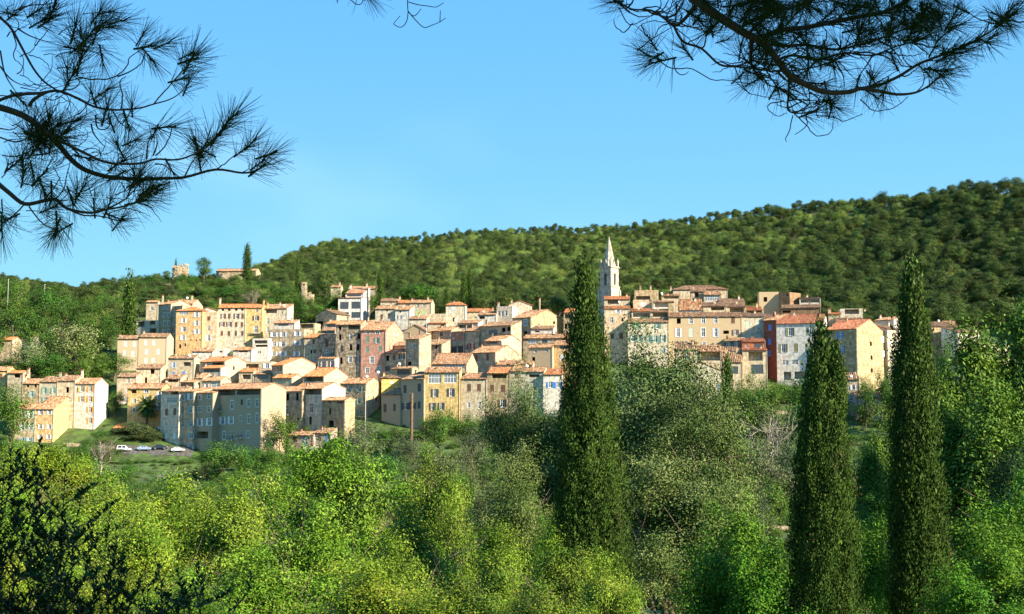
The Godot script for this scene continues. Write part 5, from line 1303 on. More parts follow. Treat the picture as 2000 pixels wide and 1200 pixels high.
func big_cypress(px0: float, d: float, label: String, seed_: int, prof_px: Array, lean: float, forked := []) -> void:
	# prof_px: [row, width] pairs from the tip down
	var tip := at(px0, prof_px[0][0], d)
	var foot_px := px0 + lean
	var foot := at(foot_px, prof_px[-1][0], d)
	var g := ground(foot.x, foot.z)
	var h := tip.y - g
	var rad := 0.0
	for q in prof_px: rad = maxf(rad, q[1] * d / F / 2)
	rad *= 1.08
	var prof := [[0.0, 0.35], [0.06, 0.75]]
	for i in range(prof_px.size() - 1, -1, -1):
		var y := at(foot_px, prof_px[i][0], d).y
		var s := (y - g) / h
		if s > 0.07: prof.append([s, prof_px[i][1] * d / F / 2 / rad * 1.08])
	var o := thing("cypress_tree", label, "tree", Vector3(foot.x, g, foot.z))
	var shear := Transform3D(Basis(Vector3(1, 0, 0), Vector3((tip.x - foot.x) / h, 1, 0), Vector3(0, 0, 1)), Vector3.ZERO)
	var tm := mb()
	tm.tube(PackedVector3Array([Vector3(0, -0.5, 0), Vector3(0.02, h * 0.3, 0.01), shear * Vector3(0, h * 0.9, 0)]), 0.28, 0.03, 8)
	part(o, "trunk", tm.mesh(), kinds["cypress"].bark)
	var m := cypress_crown(seed_, 105000, prof, h, rad, 0.08)
	part(o, "crown", m, kinds["cypress"].mat, shear)
	var inner := []
	for q in prof: inner.append([q[0], q[1] * 0.72])
	part(o, "inner_foliage", cypress_crown(seed_ + 9, 24000, inner, h * 0.97, rad, 0.18), kinds["cypress"].mat, shear)
	for q in forked:
		var t2 := at(q[0], q[1], d)
		var low := at(q[0], q[2], d)
		var hh := t2.y - low.y
		var m2 := cypress_crown(seed_ + 3, 15000, [[0, 0.3], [0.2, 0.9], [0.5, 1.0], [0.8, 0.55], [1, 0.05]], hh, q[3] * d / F / 2, 0.08)
		part(o, "second_tip", m2, kinds["cypress"].mat, Transform3D(Basis.IDENTITY, low - Vector3(foot.x, g, foot.z) + Vector3(0, 0, 0.2)))

# ---------------------------------------------------------------- pine boughs close overhead
func smooth_path(pts: Array, sub: int) -> PackedVector2Array:
	var out := PackedVector2Array()
	var n := pts.size()
	for i in n - 1:
		var p0 := Vector2(pts[maxi(i - 1, 0)][0], pts[maxi(i - 1, 0)][1]); var p1 := Vector2(pts[i][0], pts[i][1])
		var p2 := Vector2(pts[i + 1][0], pts[i + 1][1]); var p3 := Vector2(pts[mini(i + 2, n - 1)][0], pts[mini(i + 2, n - 1)][1])
		for k in sub: out.append(p1.cubic_interpolate(p2, p0, p3, float(k) / sub))
	out.append(Vector2(pts[-1][0], pts[-1][1]))
	return out

var tufts := []
func make_tufts() -> void:
	for v in 5:
		var r := RandomNumberGenerator.new()
		r.seed = 900 + v
		var m := mb()
		for i in 46:
			var y := r.randf_range(-0.55, 0.0)
			var a := r.randf() * TAU
			var spread := lerpf(1.25, 0.25, pow((y + 0.55) / 0.55, 1.0)) * r.randf_range(0.6, 1.15)
			var d := Vector3(cos(a) * sin(spread), cos(spread), sin(a) * sin(spread))
			var o := Vector3(0, y, 0)
			var e := o + d * r.randf_range(0.7, 1.05) + Vector3(0, -0.04, 0)
			var s := d.cross(Vector3(r.randf(), r.randf(), r.randf())).normalized() * 0.0075
			var u := d.cross(s)
			m.quad(o - s, o + s, e + s * 0.45, e - s * 0.45); m.quad(o - u, o + u, e + u * 0.45, e - u * 0.45)
		m.tube(PackedVector3Array([Vector3(0, -0.6, 0), Vector3(0, 0.1, 0)]), 0.035, 0.02, 5)
		tufts.append(m.mesh())

func add_tuft(root: Node3D, p: Vector3, ang: float, len_: float, tilt: float) -> void:
	var d := Vector3(cos(ang), sin(ang), tilt).normalized()
	var x := d.cross(Vector3(0.2, 0.1, 1)).normalized()
	var b := Basis(x, d, x.cross(d)).scaled(Vector3.ONE * len_)
	part(root, "needle_tuft", tufts[rng.randi() % tufts.size()], needle_mat, Transform3D(b, p - root.position))

var needle_mat: StandardMaterial3D
func bough(root: Node3D, called: String, tile: Array, pts: Array, r0: float, r1: float, d: float, dz: float, tip := true) -> PackedVector3Array:
	var sp := smooth_path(pts, 4)
	var path := PackedVector3Array()
	for i in sp.size():
		var t := float(i) / (sp.size() - 1)
		var wob := 0.0 if r0 > 8 else 2.2
		path.append(at(tile[0] + (sp[i].x + rng.randf_range(-wob, wob)) / tile[2], tile[1] + (sp[i].y + rng.randf_range(-wob, wob)) / tile[2], d + dz * t) - root.position)
	var m := mb()
	m.tube(path, r0 / tile[2] * d / F / 2, r1 / tile[2] * d / F / 2, 6 if r0 < 10 else 9)
	part(root, called, m.mesh(), mats["bark_pine"])
	if tip:
		var e := path[-1] - path[-2]
		add_tuft(root, path[-1] + root.position, atan2(e.y, e.x), rng.randf_range(0.075, 0.105), rng.randf_range(-0.4, 0.4))
	return path

func pine_boughs() -> void:
	rng.seed = 12
	var T1 := [0, 0, 2.308]
	var d := 3.6
	var o := thing("pine_tree", "dark pine bough with long needles reaching in beside the left trees", "tree", Vector3(-3.4, ground(-3.4, -3.2), -3.2))
	var tm := mb()
	var hgt := 9.0
	tm.tube(bent(Vector3(0, -0.3, 0), Vector3(-0.5, hgt, 0.2), 0.1, 8, rng), 0.2, 0.07, 10)
	part(o, "trunk", tm.mesh(), mats["bark_pine"])
	var jn := at(-10, 208, d)
	tm = mb(); tm.tube(PackedVector3Array([Vector3(-0.15, jn.y - o.position.y - 0.5, 0), Vector3(0.9, jn.y - o.position.y - 0.12, -0.2), jn - o.position]), 0.06, 0.026, 8)
	part(o, "bough", tm.mesh(), mats["bark_pine"])
	for q in [
		[[[-25, 478], [100, 520], [200, 590], [260, 650], [320, 720], [380, 765], [470, 795], [560, 805], [650, 808], [720, 805], [830, 800], [970, 765], [1090, 780], [1150, 770], [1190, 745]], 32, 6, 0.1],
		[[[200, 590], [280, 640], [380, 690], [470, 730], [560, 740], [640, 735], [700, 718], [800, 720], [880, 692], [950, 650], [1000, 590]], 15, 5, -0.2],
		[[[-25, 462], [60, 430], [180, 420], [260, 410], [340, 440], [420, 480], [500, 495], [580, 493], [640, 485], [690, 470], [760, 450], [810, 420], [850, 370]], 16, 4, 0.3],
		[[[-20, 60], [0, 80], [50, 130], [100, 220], [150, 310], [200, 370], [260, 410]], 14, 8, 0.0, 1],
		[[[-25, 815], [40, 870], [110, 920], [200, 905], [250, 900], [300, 940], [400, 960], [480, 945], [560, 930], [640, 900], [680, 860]], 22, 5, -0.1],
		[[[130, 480], [150, 450], [200, 420], [230, 410]], 18, 12, 0.0, 1]]:
		bough(o, "bough", T1, q[0], q[1], q[2], d + rng.randf_range(-0.15, 0.15), q[3], q.size() < 5)
	for q in [
		[[690, 470], [740, 410], [800, 345], [850, 290], [870, 250]], [[830, 800], [860, 740], [890, 700]], [[260, 410], [330, 400], [358, 370], [330, 340]], [[355, 350], [440, 358], [520, 345], [570, 300], [582, 260], [640, 220], [660, 190]],
		[[530, 345], [590, 320], [640, 280], [650, 240]], [[330, 340], [360, 280], [400, 210], [440, 160]], [[50, 130], [72, 200], [60, 260], [100, 300], [105, 340]], [[60, 50], [130, 25], [200, 20], [250, 10]], [[250, 900], [285, 850], [300, 790], [315, 730]],
		[[300, 940], [370, 970], [450, 975], [530, 995], [548, 985]], [[110, 920], [60, 970], [20, 1000]], [[130, 930], [190, 1010], [250, 1035], [252, 1050]], [[545, 490], [550, 430], [540, 370], [565, 345]], [[430, 520], [435, 570], [460, 585], [490, 570], [490, 530]],
		[[500, 495], [530, 540], [560, 570], [582, 578]], [[555, 550], [580, 520], [595, 470]], [[660, 715], [665, 650], [680, 610], [670, 565]], [[700, 700], [740, 660], [765, 610], [775, 570]], [[690, 700], [705, 660], [705, 625], [685, 620]], [[970, 765], [1010, 740], [1060, 700], [1110, 680]],
		[[1090, 780], [1115, 765], [1127, 740]], [[470, 795], [500, 770], [520, 740]], [[0, 300], [40, 350], [90, 380], [180, 400]], [[0, 230], [20, 330], [60, 400], [110, 470]], [[80, 130], [130, 160], [200, 185], [250, 190]], [[0, 430], [40, 440], [90, 480]],
		[[40, 90], [30, 40], [60, 20]], [[410, 560], [420, 600], [450, 640], [470, 660]], [[10, 700], [60, 705], [120, 690], [180, 640]], [[20, 780], [40, 740], [90, 720]], [[200, 900], [240, 850], [270, 800]], [[480, 945], [560, 900], [610, 850], [640, 815]], [[420, 465], [460, 440], [490, 400]],
		[[0, 580], [50, 585], [90, 560]], [[700, 740], [740, 745], [780, 780]], [[640, 800], [690, 830], [700, 850]], [[520, 880], [560, 860], [600, 820]], [[350, 870], [400, 850], [440, 810]], [[0, 620], [70, 640], [140, 620], [200, 600]], [[150, 700], [220, 690], [280, 660]], [[5, 900], [10, 960], [-5, 1010]]]:
		bough(o, "twig", T1, q, rng.randf_range(6, 9), rng.randf_range(2.5, 4), d + rng.randf_range(-0.3, 0.3), rng.randf_range(-0.15, 0.15), rng.randf() < 0.45)
	for q in [[340, 110, 80], [400, 160, 70], [440, 130, 60], [300, 212, 170], [300, 310, 100], [330, 330, 70], [645, 150, 60], [690, 205, 20], [760, 190, 30], [690, 275, -50], [860, 240, 40], [880, 262, 30], [840, 350, 20], [875, 640, 115], [930, 640, 60], [975, 610, 55], [1040, 530, 60], [1065, 510, 50], [1110, 665, 45], [1150, 625, 40], [1185, 725, 30], [1235, 690, 15], [150, 560, 60], [200, 560, 50], [235, 600, 70], [265, 555, 30], [200, 660, -60], [160, 640, 120], [110, 770, 80], [100, 720, 100], [205, 770, 60], [380, 835, 50], [420, 905, 90], [630, 775, 80], [600, 770, 110], [680, 845, 25], [645, 905, 10], [700, 870, 10], [548, 990, -20], [255, 1045, -90], [245, 1050, -115], [20, 985, -60], [8, 1060, -80], [200, 85, 40], [180, 40, 20], [90, 45, 40], [230, 85, 20], [170, 590, 80], [220, 530, 80], [120, 600, 150], [260, 620, 20], [190, 620, -100], [300, 590, 40], [150, 800, -70], [200, 870, -60], [230, 900, -100], [560, 720, 40], [350, 540, 20], [900, 690, -70], [920, 680, 150], [470, 100, 45], [500, 120, 20], [560, 90, 25], [360, 150, 120]]:
		add_tuft(o, at(q[0] / 2.308, q[1] / 2.308, d + rng.randf_range(-0.3, 0.3)), deg_to_rad(q[2]), rng.randf_range(0.08, 0.11), rng.randf_range(-0.6, 0.6))
	for i in 110:
		var cx := rng.randf_range(0, 640); var cy := rng.randf_range(60, 960)
		if cx > 420 and cy < 700: continue
		var ang := rng.randf_range(-0.9, 1.2)
		var pts := [[cx, cy]]
		var curl := rng.randf_range(-0.3, 0.4)
		for k in 5:
			ang += curl + rng.randf_range(-0.4, 0.4)
			cx += cos(ang) * 26; cy -= sin(ang) * 26
			pts.append([cx, cy])
		bough(o, "twig", T1, pts, rng.randf_range(4, 6), 2.2, d + rng.randf_range(-0.3, 0.3), rng.randf_range(-0.1, 0.1), rng.randf() < 0.15)
	# the right-hand bough and its curtain of twigs
	var T2 := [1100, 0, 2.222]
	var T3 := [640, 0, 7.69]
	d = 3.8
	o = thing("pine_tree", "dark pine bough with tangled twigs hanging over the right hill", "tree", Vector3(3.6, ground(3.6, -1.2), -1.2))
	tm = mb()
	tm.tube(bent(Vector3(0, -0.3, 0), Vector3(-0.8, 9.5, 0.3), 0.12, 8, rng), 0.22, 0.08, 10)
	part(o, "trunk", tm.mesh(), mats["bark_pine"])
	jn = at(1100 + 560 / 2.222, -20, d)
	tm = mb(); tm.tube(PackedVector3Array([Vector3(-0.3, jn.y - o.position.y + 1.4, 0), Vector3(-1.3, jn.y - o.position.y + 1.0, -1.0), jn - o.position + Vector3(-0.25, 0.35, 0.2), jn - o.position]), 0.06, 0.03, 8)
	part(o, "bough", tm.mesh(), mats["bark_pine"])
	var starts := []
	for q in [
		[[[560, -20], [640, 50], [720, 100], [800, 150], [870, 185], [930, 260], [980, 325], [1060, 370], [1140, 400], [1240, 400], [1290, 385], [1370, 395], [1450, 410], [1530, 402], [1590, 370], [1650, 320]], 44, 5, 0.0],
		[[[870, 160], [950, 130], [1050, 120], [1150, 100], [1300, 70], [1400, 50], [1500, 0]], 26, 14, -0.2], [[[820, 170], [815, 230], [820, 290], [850, 330]], 18, 6, 0.1],
		[[[590, 10], [520, 90], [480, 110], [440, 80], [380, 45], [300, 40], [230, 5]], 18, 6, 0.2], [[[1290, 385], [1370, 370], [1460, 330], [1540, 280], [1640, 240], [1730, 205], [1790, 175], [1880, 120], [1930, 70]], 16, 6, 0.0],
		[[[980, 325], [980, 400], [975, 470], [1000, 490], [1050, 490], [1100, 480]], 12, 4, 0.1], [[[480, 110], [520, 180], [600, 210], [680, 280], [760, 290], [840, 300], [930, 310], [1050, 300], [1130, 280], [1210, 245]], 12, 6, 0.3],
		[[[870, 185], [960, 200], [1060, 195], [1180, 215], [1300, 190], [1420, 150], [1520, 110]], 16, 7, 0.2], [[[930, 260], [1000, 240], [1100, 260], [1220, 230], [1340, 240], [1450, 200], [1560, 170]], 12, 5, -0.2], [[[800, 150], [900, 60], [1000, 30], [1100, -10]], 16, 9, -0.3]]:
		starts.append(bough(o, "bough", T2, q[0], q[1], q[2], d + rng.randf_range(-0.2, 0.2), q[3]))
	for q in [
		[[1000, 490], [1050, 540], [1100, 590], [1160, 575], [1170, 530]], [[995, 500], [985, 560], [965, 600], [970, 615]], [[410, 260], [470, 295], [560, 300], [640, 345], [740, 350], [800, 400], [870, 420], [960, 440], [985, 470]], [[240, 30], [262, 70], [280, 100], [310, 105], [360, 80], [400, 60]],
		[[300, 105], [265, 140], [228, 115], [220, 85]], [[480, 250], [490, 310], [520, 325], [545, 310]], [[1290, 430], [1350, 480], [1430, 470], [1500, 420]], [[1100, 500], [1180, 510], [1220, 525], [1300, 495]], [[960, 440], [900, 450], [890, 475], [930, 505], [970, 490]], [[1065, 380], [1070, 440], [1060, 465]],
		[[1070, 400], [1110, 430], [1100, 500], [1115, 510]], [[320, 220], [370, 180], [420, 150], [480, 110]], [[340, 110], [360, 150], [390, 170]], [[1050, 500], [1060, 540], [1005, 585]], [[820, 290], [850, 340], [930, 350]], [[740, 280], [780, 370], [810, 410]]]:
		bough(o, "twig", T2, q, 6, 3, d + rng.randf_range(-0.2, 0.2), rng.randf_range(-0.1, 0.1), false)
	for q in [[[1200, -10], [1200, 100], [1205, 200], [1180, 330], [1100, 410], [1000, 370], [1000, 340], [1085, 240]], [[1210, 170], [1300, 280], [1440, 410], [1560, 380], [1680, 330], [1770, 270]], [[1685, 330], [1692, 160]], [[1215, 30], [1350, 70], [1500, 90], [1630, 105], [1740, 40]], [[1220, 190], [1290, 240], [1350, 200], [1400, 130]], [[330, -20], [420, 60], [500, 60], [550, 0], [780, -10]], [[110, -10], [150, 10], [140, 45]]]:
		bough(o, "twig", T3, q, 16, 10, d, 0.05, false)
	tm = mb(); tm.tube(PackedVector3Array([at(640 + 1200 / 7.69, -6, d) - o.position, at(820, -60, d + 0.1) - o.position, at(1100, -90, d) - o.position, jn - o.position + Vector3(-0.25, 0.35, 0.2)]), 0.004, 0.02, 6)
	part(o, "bough", tm.mesh(), mats["bark_pine"])
	add_tuft(o, at(720, -8, d), deg_to_rad(-40), 0.1, 0.1)
	for i in 230:                 # side twigs that wander off the boughs
		var src: PackedVector3Array = starts[rng.randi() % starts.size()]
		var s := src[rng.randi_range(1, src.size() - 2)] + o.position
		var cx := (col_of(s) - 1100) * 2.222; var cy := row_of(s) * 2.222
		var ang := rng.randf_range(-0.75, 0.55) + (PI if rng.randf() < 0.16 else 0.0)
		var pts := [[cx, cy]]
		var lenp := rng.randf_range(60, 230)
		var curl := rng.randf_range(-0.22, 0.34)
		for k in 6:
			ang += curl + rng.randf_range(-0.35, 0.35)
			cx += cos(ang) * lenp / 6; cy -= sin(ang) * lenp / 6
			pts.append([cx, cy])
		var low := lut([200, 330, 600, 900, 1000, 1300, 1500, 1700, 1900], [120, 280, 330, 460, 560, 490, 420, 300, 140], cx)
		if cy > low: continue
		bough(o, "twig", T2, pts, rng.randf_range(5, 9), 2.6, -s.z, rng.randf_range(-0.2, 0.2), rng.randf() < 0.28)
	for i in 80:
		var x := rng.randf_range(560, 1640)
		var y := pow(rng.randf(), 1.7) * lut([560, 800, 1100, 1400, 1640], [90, 220, 250, 200, 110], x)
		add_tuft(o, at(1100 + x / 2.222, y / 2.222, d + rng.randf_range(-0.45, 0.45)), rng.randf_range(-0.9, 1.6), rng.randf_range(0.075, 0.105), rng.randf_range(-0.8, 0.8))
	for q in [[1920, 75, 40], [1960, 60, 30], [1900, 110, -30], [1940, 110, -35], [1800, 180, 10], [1850, 190, -15], [1730, 210, 10], [1660, 310, -10], [1690, 230, 30], [1650, 330, -30], [400, 270, 190], [380, 260, 215], [330, 215, 140], [370, 160, 120], [200, 10, 180], [1190, 470, -40], [1170, 450, 80], [930, 370, 60], [990, 420, -30], [780, 320, 40], [640, 90, 100], [520, 200, 120], [1340, 330, 70], [1620, 190, 60], [1480, 90, 40], [1560, 60, 60], [1700, 60, 60], [1740, 100, 20], [1680, 130, 40], [1980, 10, 40]]:
		add_tuft(o, at(1100 + q[0] / 2.222, q[1] / 2.222, d + rng.randf_range(-0.25, 0.25)), deg_to_rad(q[2]), rng.randf_range(0.08, 0.11), rng.randf_range(-0.5, 0.5))

# evergreen shrubs close to the camera, lower left
func laurels() -> void:
	rng.seed = 31
	for s in [
		["upright dark laurel with one tall leafy shoot in the near left corner", 118, [[128, 902, 26], [160, 965, 20], [98, 985, 20], [185, 1010, 18], [215, 995, 18], [140, 1050, 20], [60, 1050, 20], [230, 1045, 16], [110, 1100, 22], [190, 1110, 20], [250, 1115, 18]]],
		["dark laurel with thin sparse shoots at the left frame edge", 25, [[22, 872, 14], [52, 878, 10], [74, 932, 16], [40, 925, 12], [8, 900, 14], [-20, 880, 16], [30, 985, 18], [0, 1010, 20], [65, 1000, 16], [-30, 960, 20], [20, 1080, 22]]],
		["low dark shrub with drooping leaves near the bottom left", 330, [[300, 1080, 18], [345, 1110, 18], [270, 1130, 18], [400, 1130, 18], [330, 1160, 20], [450, 1165, 18]]]]:
		var d := 15.5
		var b := at(s[1], 1180, d)
		var o := thing("laurel_shrub", s[0], "shrub", Vector3(b.x, ground(b.x, b.z), b.z))
		var stems := mb()
		var V := mb(true)
		for q in s[2]:
			var tip := at(q[0], q[1], d + rng.randf_range(-0.8, 0.8)) - o.position
			var foot := Vector3(rng.randf_range(-0.3, 0.3), 0, rng.randf_range(-0.3, 0.3))
			var path := bent(foot, tip, 0.16, 9, rng)
			stems.tube(path, 0.018, 0.004, 5)
			for branch in 10:
				var pp := path
				if branch > 0:
					var st := path[rng.randi_range(3, 8)]
					pp = bent(st, st + Vector3(rng.randf_range(-0.6, 0.6), rng.randf_range(0.1, 0.6), rng.randf_range(-0.6, 0.6)), 0.05, 5, rng)
					stems.tube(pp, 0.008, 0.003, 4)
				var n := 64 if branch == 0 else 30
				for i in n:
					var t := lerpf(0.42 if branch == 0 else 0.25, 1.0, float(i) / n) * (pp.size() - 1)
					var k := mini(int(t), pp.size() - 2)
					var p := pp[k].lerp(pp[k + 1], t - k)
					var a := i * 2.4 + rng.randf_range(-0.3, 0.3)
					var dr := Vector3(cos(a), rng.randf_range(0.4, 1.3), sin(a)).normalized()
					var sd := dr.cross(Vector3.UP).normalized()
					var ln := rng.randf_range(0.07, 0.12)
					var f := rng.randf_range(0.7, 1.3)
					V.col = Color(0.048 * f, 0.085 * f, 0.020 * f)
					var mid := p + dr * ln * 0.5
					var nn := sd.cross(dr) * ln * 0.05
					V.quad(p, mid + sd * ln * 0.2 + nn, p + dr * ln, mid); V.quad(p, mid, p + dr * ln, mid - sd * ln * 0.2 + nn)
		part(o, "stem", stems.mesh(), mats["bark_pine"])
		part(o, "foliage", V.mesh(), leaf_mat("leaf_laurel", 0.15, 0.7)).set_meta("kind", "stuff")

func shade_pines() -> void:       # the pines beside the camera, outside the frame, whose shade falls on all that is close
	rng.seed = 8
	for q in [[11, -11, 1.25], [9.5, -3.5, 1.2], [12.5, 2.5, 1.3], [17, -5, 1.4], [6.5, 4.5, 1.15], [16, -13, 1.2], [15, -1, 1.3], [10, 8, 1.3], [-9, 2.5, 1.2], [-3.5, 6.5, 1.15], [2, 8.5, 1.25], [-10, 9, 1.3], [3.5, 4, 1.05], [-13, -3, 1.2], [-1, 3.2, 1.1], [-6, 1.5, 1.1]]:
		var o := thing("pine_tree", "tall pine of the grove that shades the viewpoint", "tree", Vector3(q[0], ground(q[0], q[1]), q[1]), "grove beside the viewpoint")
		o.scale = Vector3.ONE * float(q[2])
		o.rotation.y = rng.randf() * TAU
		var v: Dictionary = kinds["nearpine"].v[rng.randi() % 2]
		part(o, "trunk", v.trunk, kinds["nearpine"].bark)
		part(o, "crown", v.crown, kinds["nearpine"].mat, Transform3D(Basis.IDENTITY, Vector3(0, 9.0, 0)))

# ---------------------------------------------------------------- small things of the village
func palm(px: float, row: float, d: float, reach: float, label: String) -> void:
	rng.seed = int(px)
	var c := at(px, row, d)
	var g := ground(c.x, c.z)
	var o := thing("palm_tree", label, "palm", Vector3(c.x, g, c.z))
	var m := mb()
	var h := c.y - g
	m.tube(PackedVector3Array([Vector3(0, -0.5, 0), Vector3(0.05, h * 0.5, 0), Vector3(0, h, 0)]), 0.42, 0.34, 10)
	for i in 60:
		var a := i * 2.4; var y := i * h / 60.0
		m.box(Vector3(cos(a) * 0.36 - 0.09, y, sin(a) * 0.36 - 0.09), Vector3(cos(a) * 0.36 + 0.09, y + 0.12, sin(a) * 0.36 + 0.09))
	part(o, "trunk", m.mesh(), kinds["leafy"].bark)
	for i in 46:
		var f := mb(true)
		var a := i * 2.39996
		var el := lerpf(1.35, -0.75, float(i) / 46)
		var dir := Vector3(cos(a), 0, sin(a))
		var prev := Vector3(0, h, 0)
		var sd := dir.cross(Vector3.UP)
		var vel := dir * cos(el) + Vector3.UP * sin(el)
		f.col = Color(0.045, 0.085, 0.022) * rng.randf_range(0.8, 1.25)
		for k in 9:
			var nx := prev + vel * reach / 9.0
			vel = (vel + Vector3(0, -0.13, 0)).normalized()
			var w := reach * 0.17 * sin(PI * (k + 1.2) / 10.5)
			for s in [-1, 1]:
				for j in 6:
					var p := prev.lerp(nx, j / 6.0)
					f.quad(p, p + vel * 0.07, p + vel * 0.28 + sd * s * w - Vector3(0, w * 0.35, 0), p + vel * 0.22 + sd * s * w - Vector3(0, w * 0.35, 0))
			f.quad(prev - sd * 0.03, prev + sd * 0.03, nx + sd * 0.03, nx - sd * 0.03)
			prev = nx
		part(o, "frond", f.mesh(), leaf_mat("leaf_palm", 0.15, 0.5))

func car(px: float, row: float, d: float, length: float, hgt: float, van: bool, col: Color, key: String, label: String) -> void:
	var p := at(px, row, d)
	p.y = ground(p.x, p.z) + 0.06
	var o := thing("parked_car", label, "car", p, "cars parked below the shaded row")
	o.rotation.y = deg_to_rad(6)
	var L := length / 2; var W := 0.84
	var body := [[-L, 0.35], [-L, 0.82], [-L + 0.15, 0.95], [L - 1.15, 0.98], [L - 0.2, 0.82], [L, 0.6], [L, 0.35]]
	var cabin := [[-L + 0.08, 0.95], [-L + 0.22, hgt - 0.08], [-L + 0.5, hgt], [L - 1.9, hgt], [L - 1.05, 0.97]] if van else [[-L + 0.55, 0.95], [-L + 1.0, hgt - 0.05], [-L + 1.4, hgt], [L - 1.9, hgt - 0.02], [L - 1.05, 0.97]]
	var loft := func(prof: Array, w0: float, w1: float) -> ArrayMesh:
		var m := mb()
		var hi := 0.0; var lo := 9.0
		for q in prof: hi = maxf(hi, q[1]); lo = minf(lo, q[1])
		var wd := func(y: float) -> float: return lerpf(w0, w1, (y - lo) / (hi - lo))
		var n := prof.size()
		for i in n:
			var a: Array = prof[i]; var b: Array = prof[(i + 1) % n]
			m.quad(Vector3(a[0], a[1], wd.call(a[1])), Vector3(b[0], b[1], wd.call(b[1])), Vector3(b[0], b[1], -wd.call(b[1])), Vector3(a[0], a[1], -wd.call(a[1])))
		for s in [-1, 1]:
			var c := Vector3(0, (hi + lo) / 2, s * wd.call((hi + lo) / 2))
			for i in n:
				var a: Array = prof[i]; var b: Array = prof[(i + 1) % n]
				m.tri(c, Vector3(a[0], a[1], s * wd.call(a[1])), Vector3(b[0], b[1], s * wd.call(b[1])))
		return m.mesh()
	var pm := mat("car_" + key, col, 0.25)
	pm.clearcoat_enabled = true
	part(o, "body", loft.call(body, W, W * 0.97), pm)
	part(o, "cabin", loft.call(cabin, W * 0.95, W * 0.78), pm)
	var gm := mat("car_glass", Color(0.02, 0.025, 0.03), 0.08)
	var x0: float = cabin[1][0] + 0.22; var x1: float = cabin[3][0]
	for s in [-1, 1]:
		for k in 2:
			var a := lerpf(x0, x1 + 0.45, k * 0.52); var b := lerpf(x0, x1 + 0.45, k * 0.52 + 0.46)
			var m := mb()
			var z0: float = s * (W * 0.95 - 0.01); var z1: float = s * (W * 0.81 + 0.015)
			m.quad(Vector3(a, 1.03, z0), Vector3(b, 1.03, z0), Vector3(minf(b, x1 + 0.1), hgt - 0.13, z1), Vector3(a + 0.08, hgt - 0.13, z1))
			part(o, "side_window", m.mesh(), gm)
		for wx in [-L + 0.75, L - 0.8]:
			var m := mb()
			m.tube(PackedVector3Array([Vector3(wx, 0.31, s * 0.66), Vector3(wx, 0.31, s * 0.87)]), 0.31, 0.31, 14)
			var wheel := part(o, "wheel", m.mesh(), mat("tyre", Color(0.02, 0.02, 0.02), 0.9))
			var rim := mb()
			for i in 12: rim.tri(Vector3(wx, 0.31, s * 0.865), Vector3(wx + cos(TAU * i / 12) * 0.3, 0.31 + sin(TAU * i / 12) * 0.3, s * 0.86), Vector3(wx + cos(TAU * (i + 1) / 12) * 0.3, 0.31 + sin(TAU * (i + 1) / 12) * 0.3, s * 0.86))
			for i in 10: rim.tri(Vector3(wx, 0.31, s * 0.90), Vector3(wx + cos(TAU * i / 10) * 0.19, 0.31 + sin(TAU * i / 10) * 0.19, s * 0.875), Vector3(wx + cos(TAU * (i + 1) / 10) * 0.19, 0.31 + sin(TAU * (i + 1) / 10) * 0.19, s * 0.875))
			part(wheel, "rim", rim.mesh(), mat("rim", Color(0.4, 0.4, 0.42), 0.35, 0.7))
		var hl := mb(); hl.box(Vector3(L - 0.16, 0.66, s * 0.62 - 0.15), Vector3(L - 0.02, 0.79, s * 0.62 + 0.15))
		part(o, "headlight", hl.mesh(), mat("lampglass", Color(0.7, 0.72, 0.75), 0.15))

func pole(px: float, top: float, d: float, r: float, mk: Material, called: String, label: String, arm := false) -> void:
	var t := at(px, top, d)
	var g := ground(t.x, t.z)
	var o := thing(called, label, "pole", Vector3(t.x, g, t.z))
	var m := mb()
	m.tube(PackedVector3Array([Vector3(0, -0.4, 0), Vector3(0, t.y - g, 0)]), r, r * 0.7, 8)
	part(o, "mast", m.mesh(), mk)
	m = mb()
	if arm: m.box(Vector3(-0.7, t.y - g - 0.35, -0.05), Vector3(0.7, t.y - g - 0.22, 0.05))
	else: m.box(Vector3(-0.14, t.y - g, -0.14), Vector3(0.14, t.y - g + 0.12, 0.14))
	part(o, "crossarm" if arm else "cap", m.mesh(), mk)

func ruins() -> void:
	rng.seed = 3
	for q in [[352, 518, 545, 24, 612, 5.0, "ruined round stone tower on the skyline beside the pine"], [594, 552, 590, 9, 522, 2.2, "tall ivy-ringed ruin wall on the castle hill"], [604, 574, 585, 14, 526, 2.0, "broken stone wall near the ivy-ringed ruin"]]:
		var t := at(q[0], q[1], q[4])
		var g := ground(t.x, t.z)
		var w: float = q[3] * q[4] / F / 2.0
		var h := t.y - g
		var o := thing("ruined_wall" if q[5] < 4 else "ruined_tower", q[6], "ruin", Vector3(t.x, g, t.z))
		for ring in int(h / 0.8) + 1:
			var m := mb()
			for k in 12:
				var a := TAU * (k + (ring % 2) * 0.5) / 12
				var top_y := ring * 0.8
				if top_y > h - 2.2 and rng.randf() < 0.35 * (top_y - h + 2.4): continue
				var rr := w * rng.randf_range(0.9, 1.06)
				var c := Vector3(cos(a) * rr, top_y, sin(a) * rr * (1.0 if q[5] > 4 else 0.45))
				var b := w * 0.30
				m.box(c - Vector3(b, 0.02, b * 0.6) * rng.randf_range(0.9, 1.1), c + Vector3(b, 0.84, b * 0.6) * rng.randf_range(0.85, 1.1))
			part(o, "stone_course", m.mesh(), wall_mat("tan")).set_meta("kind", "stuff")

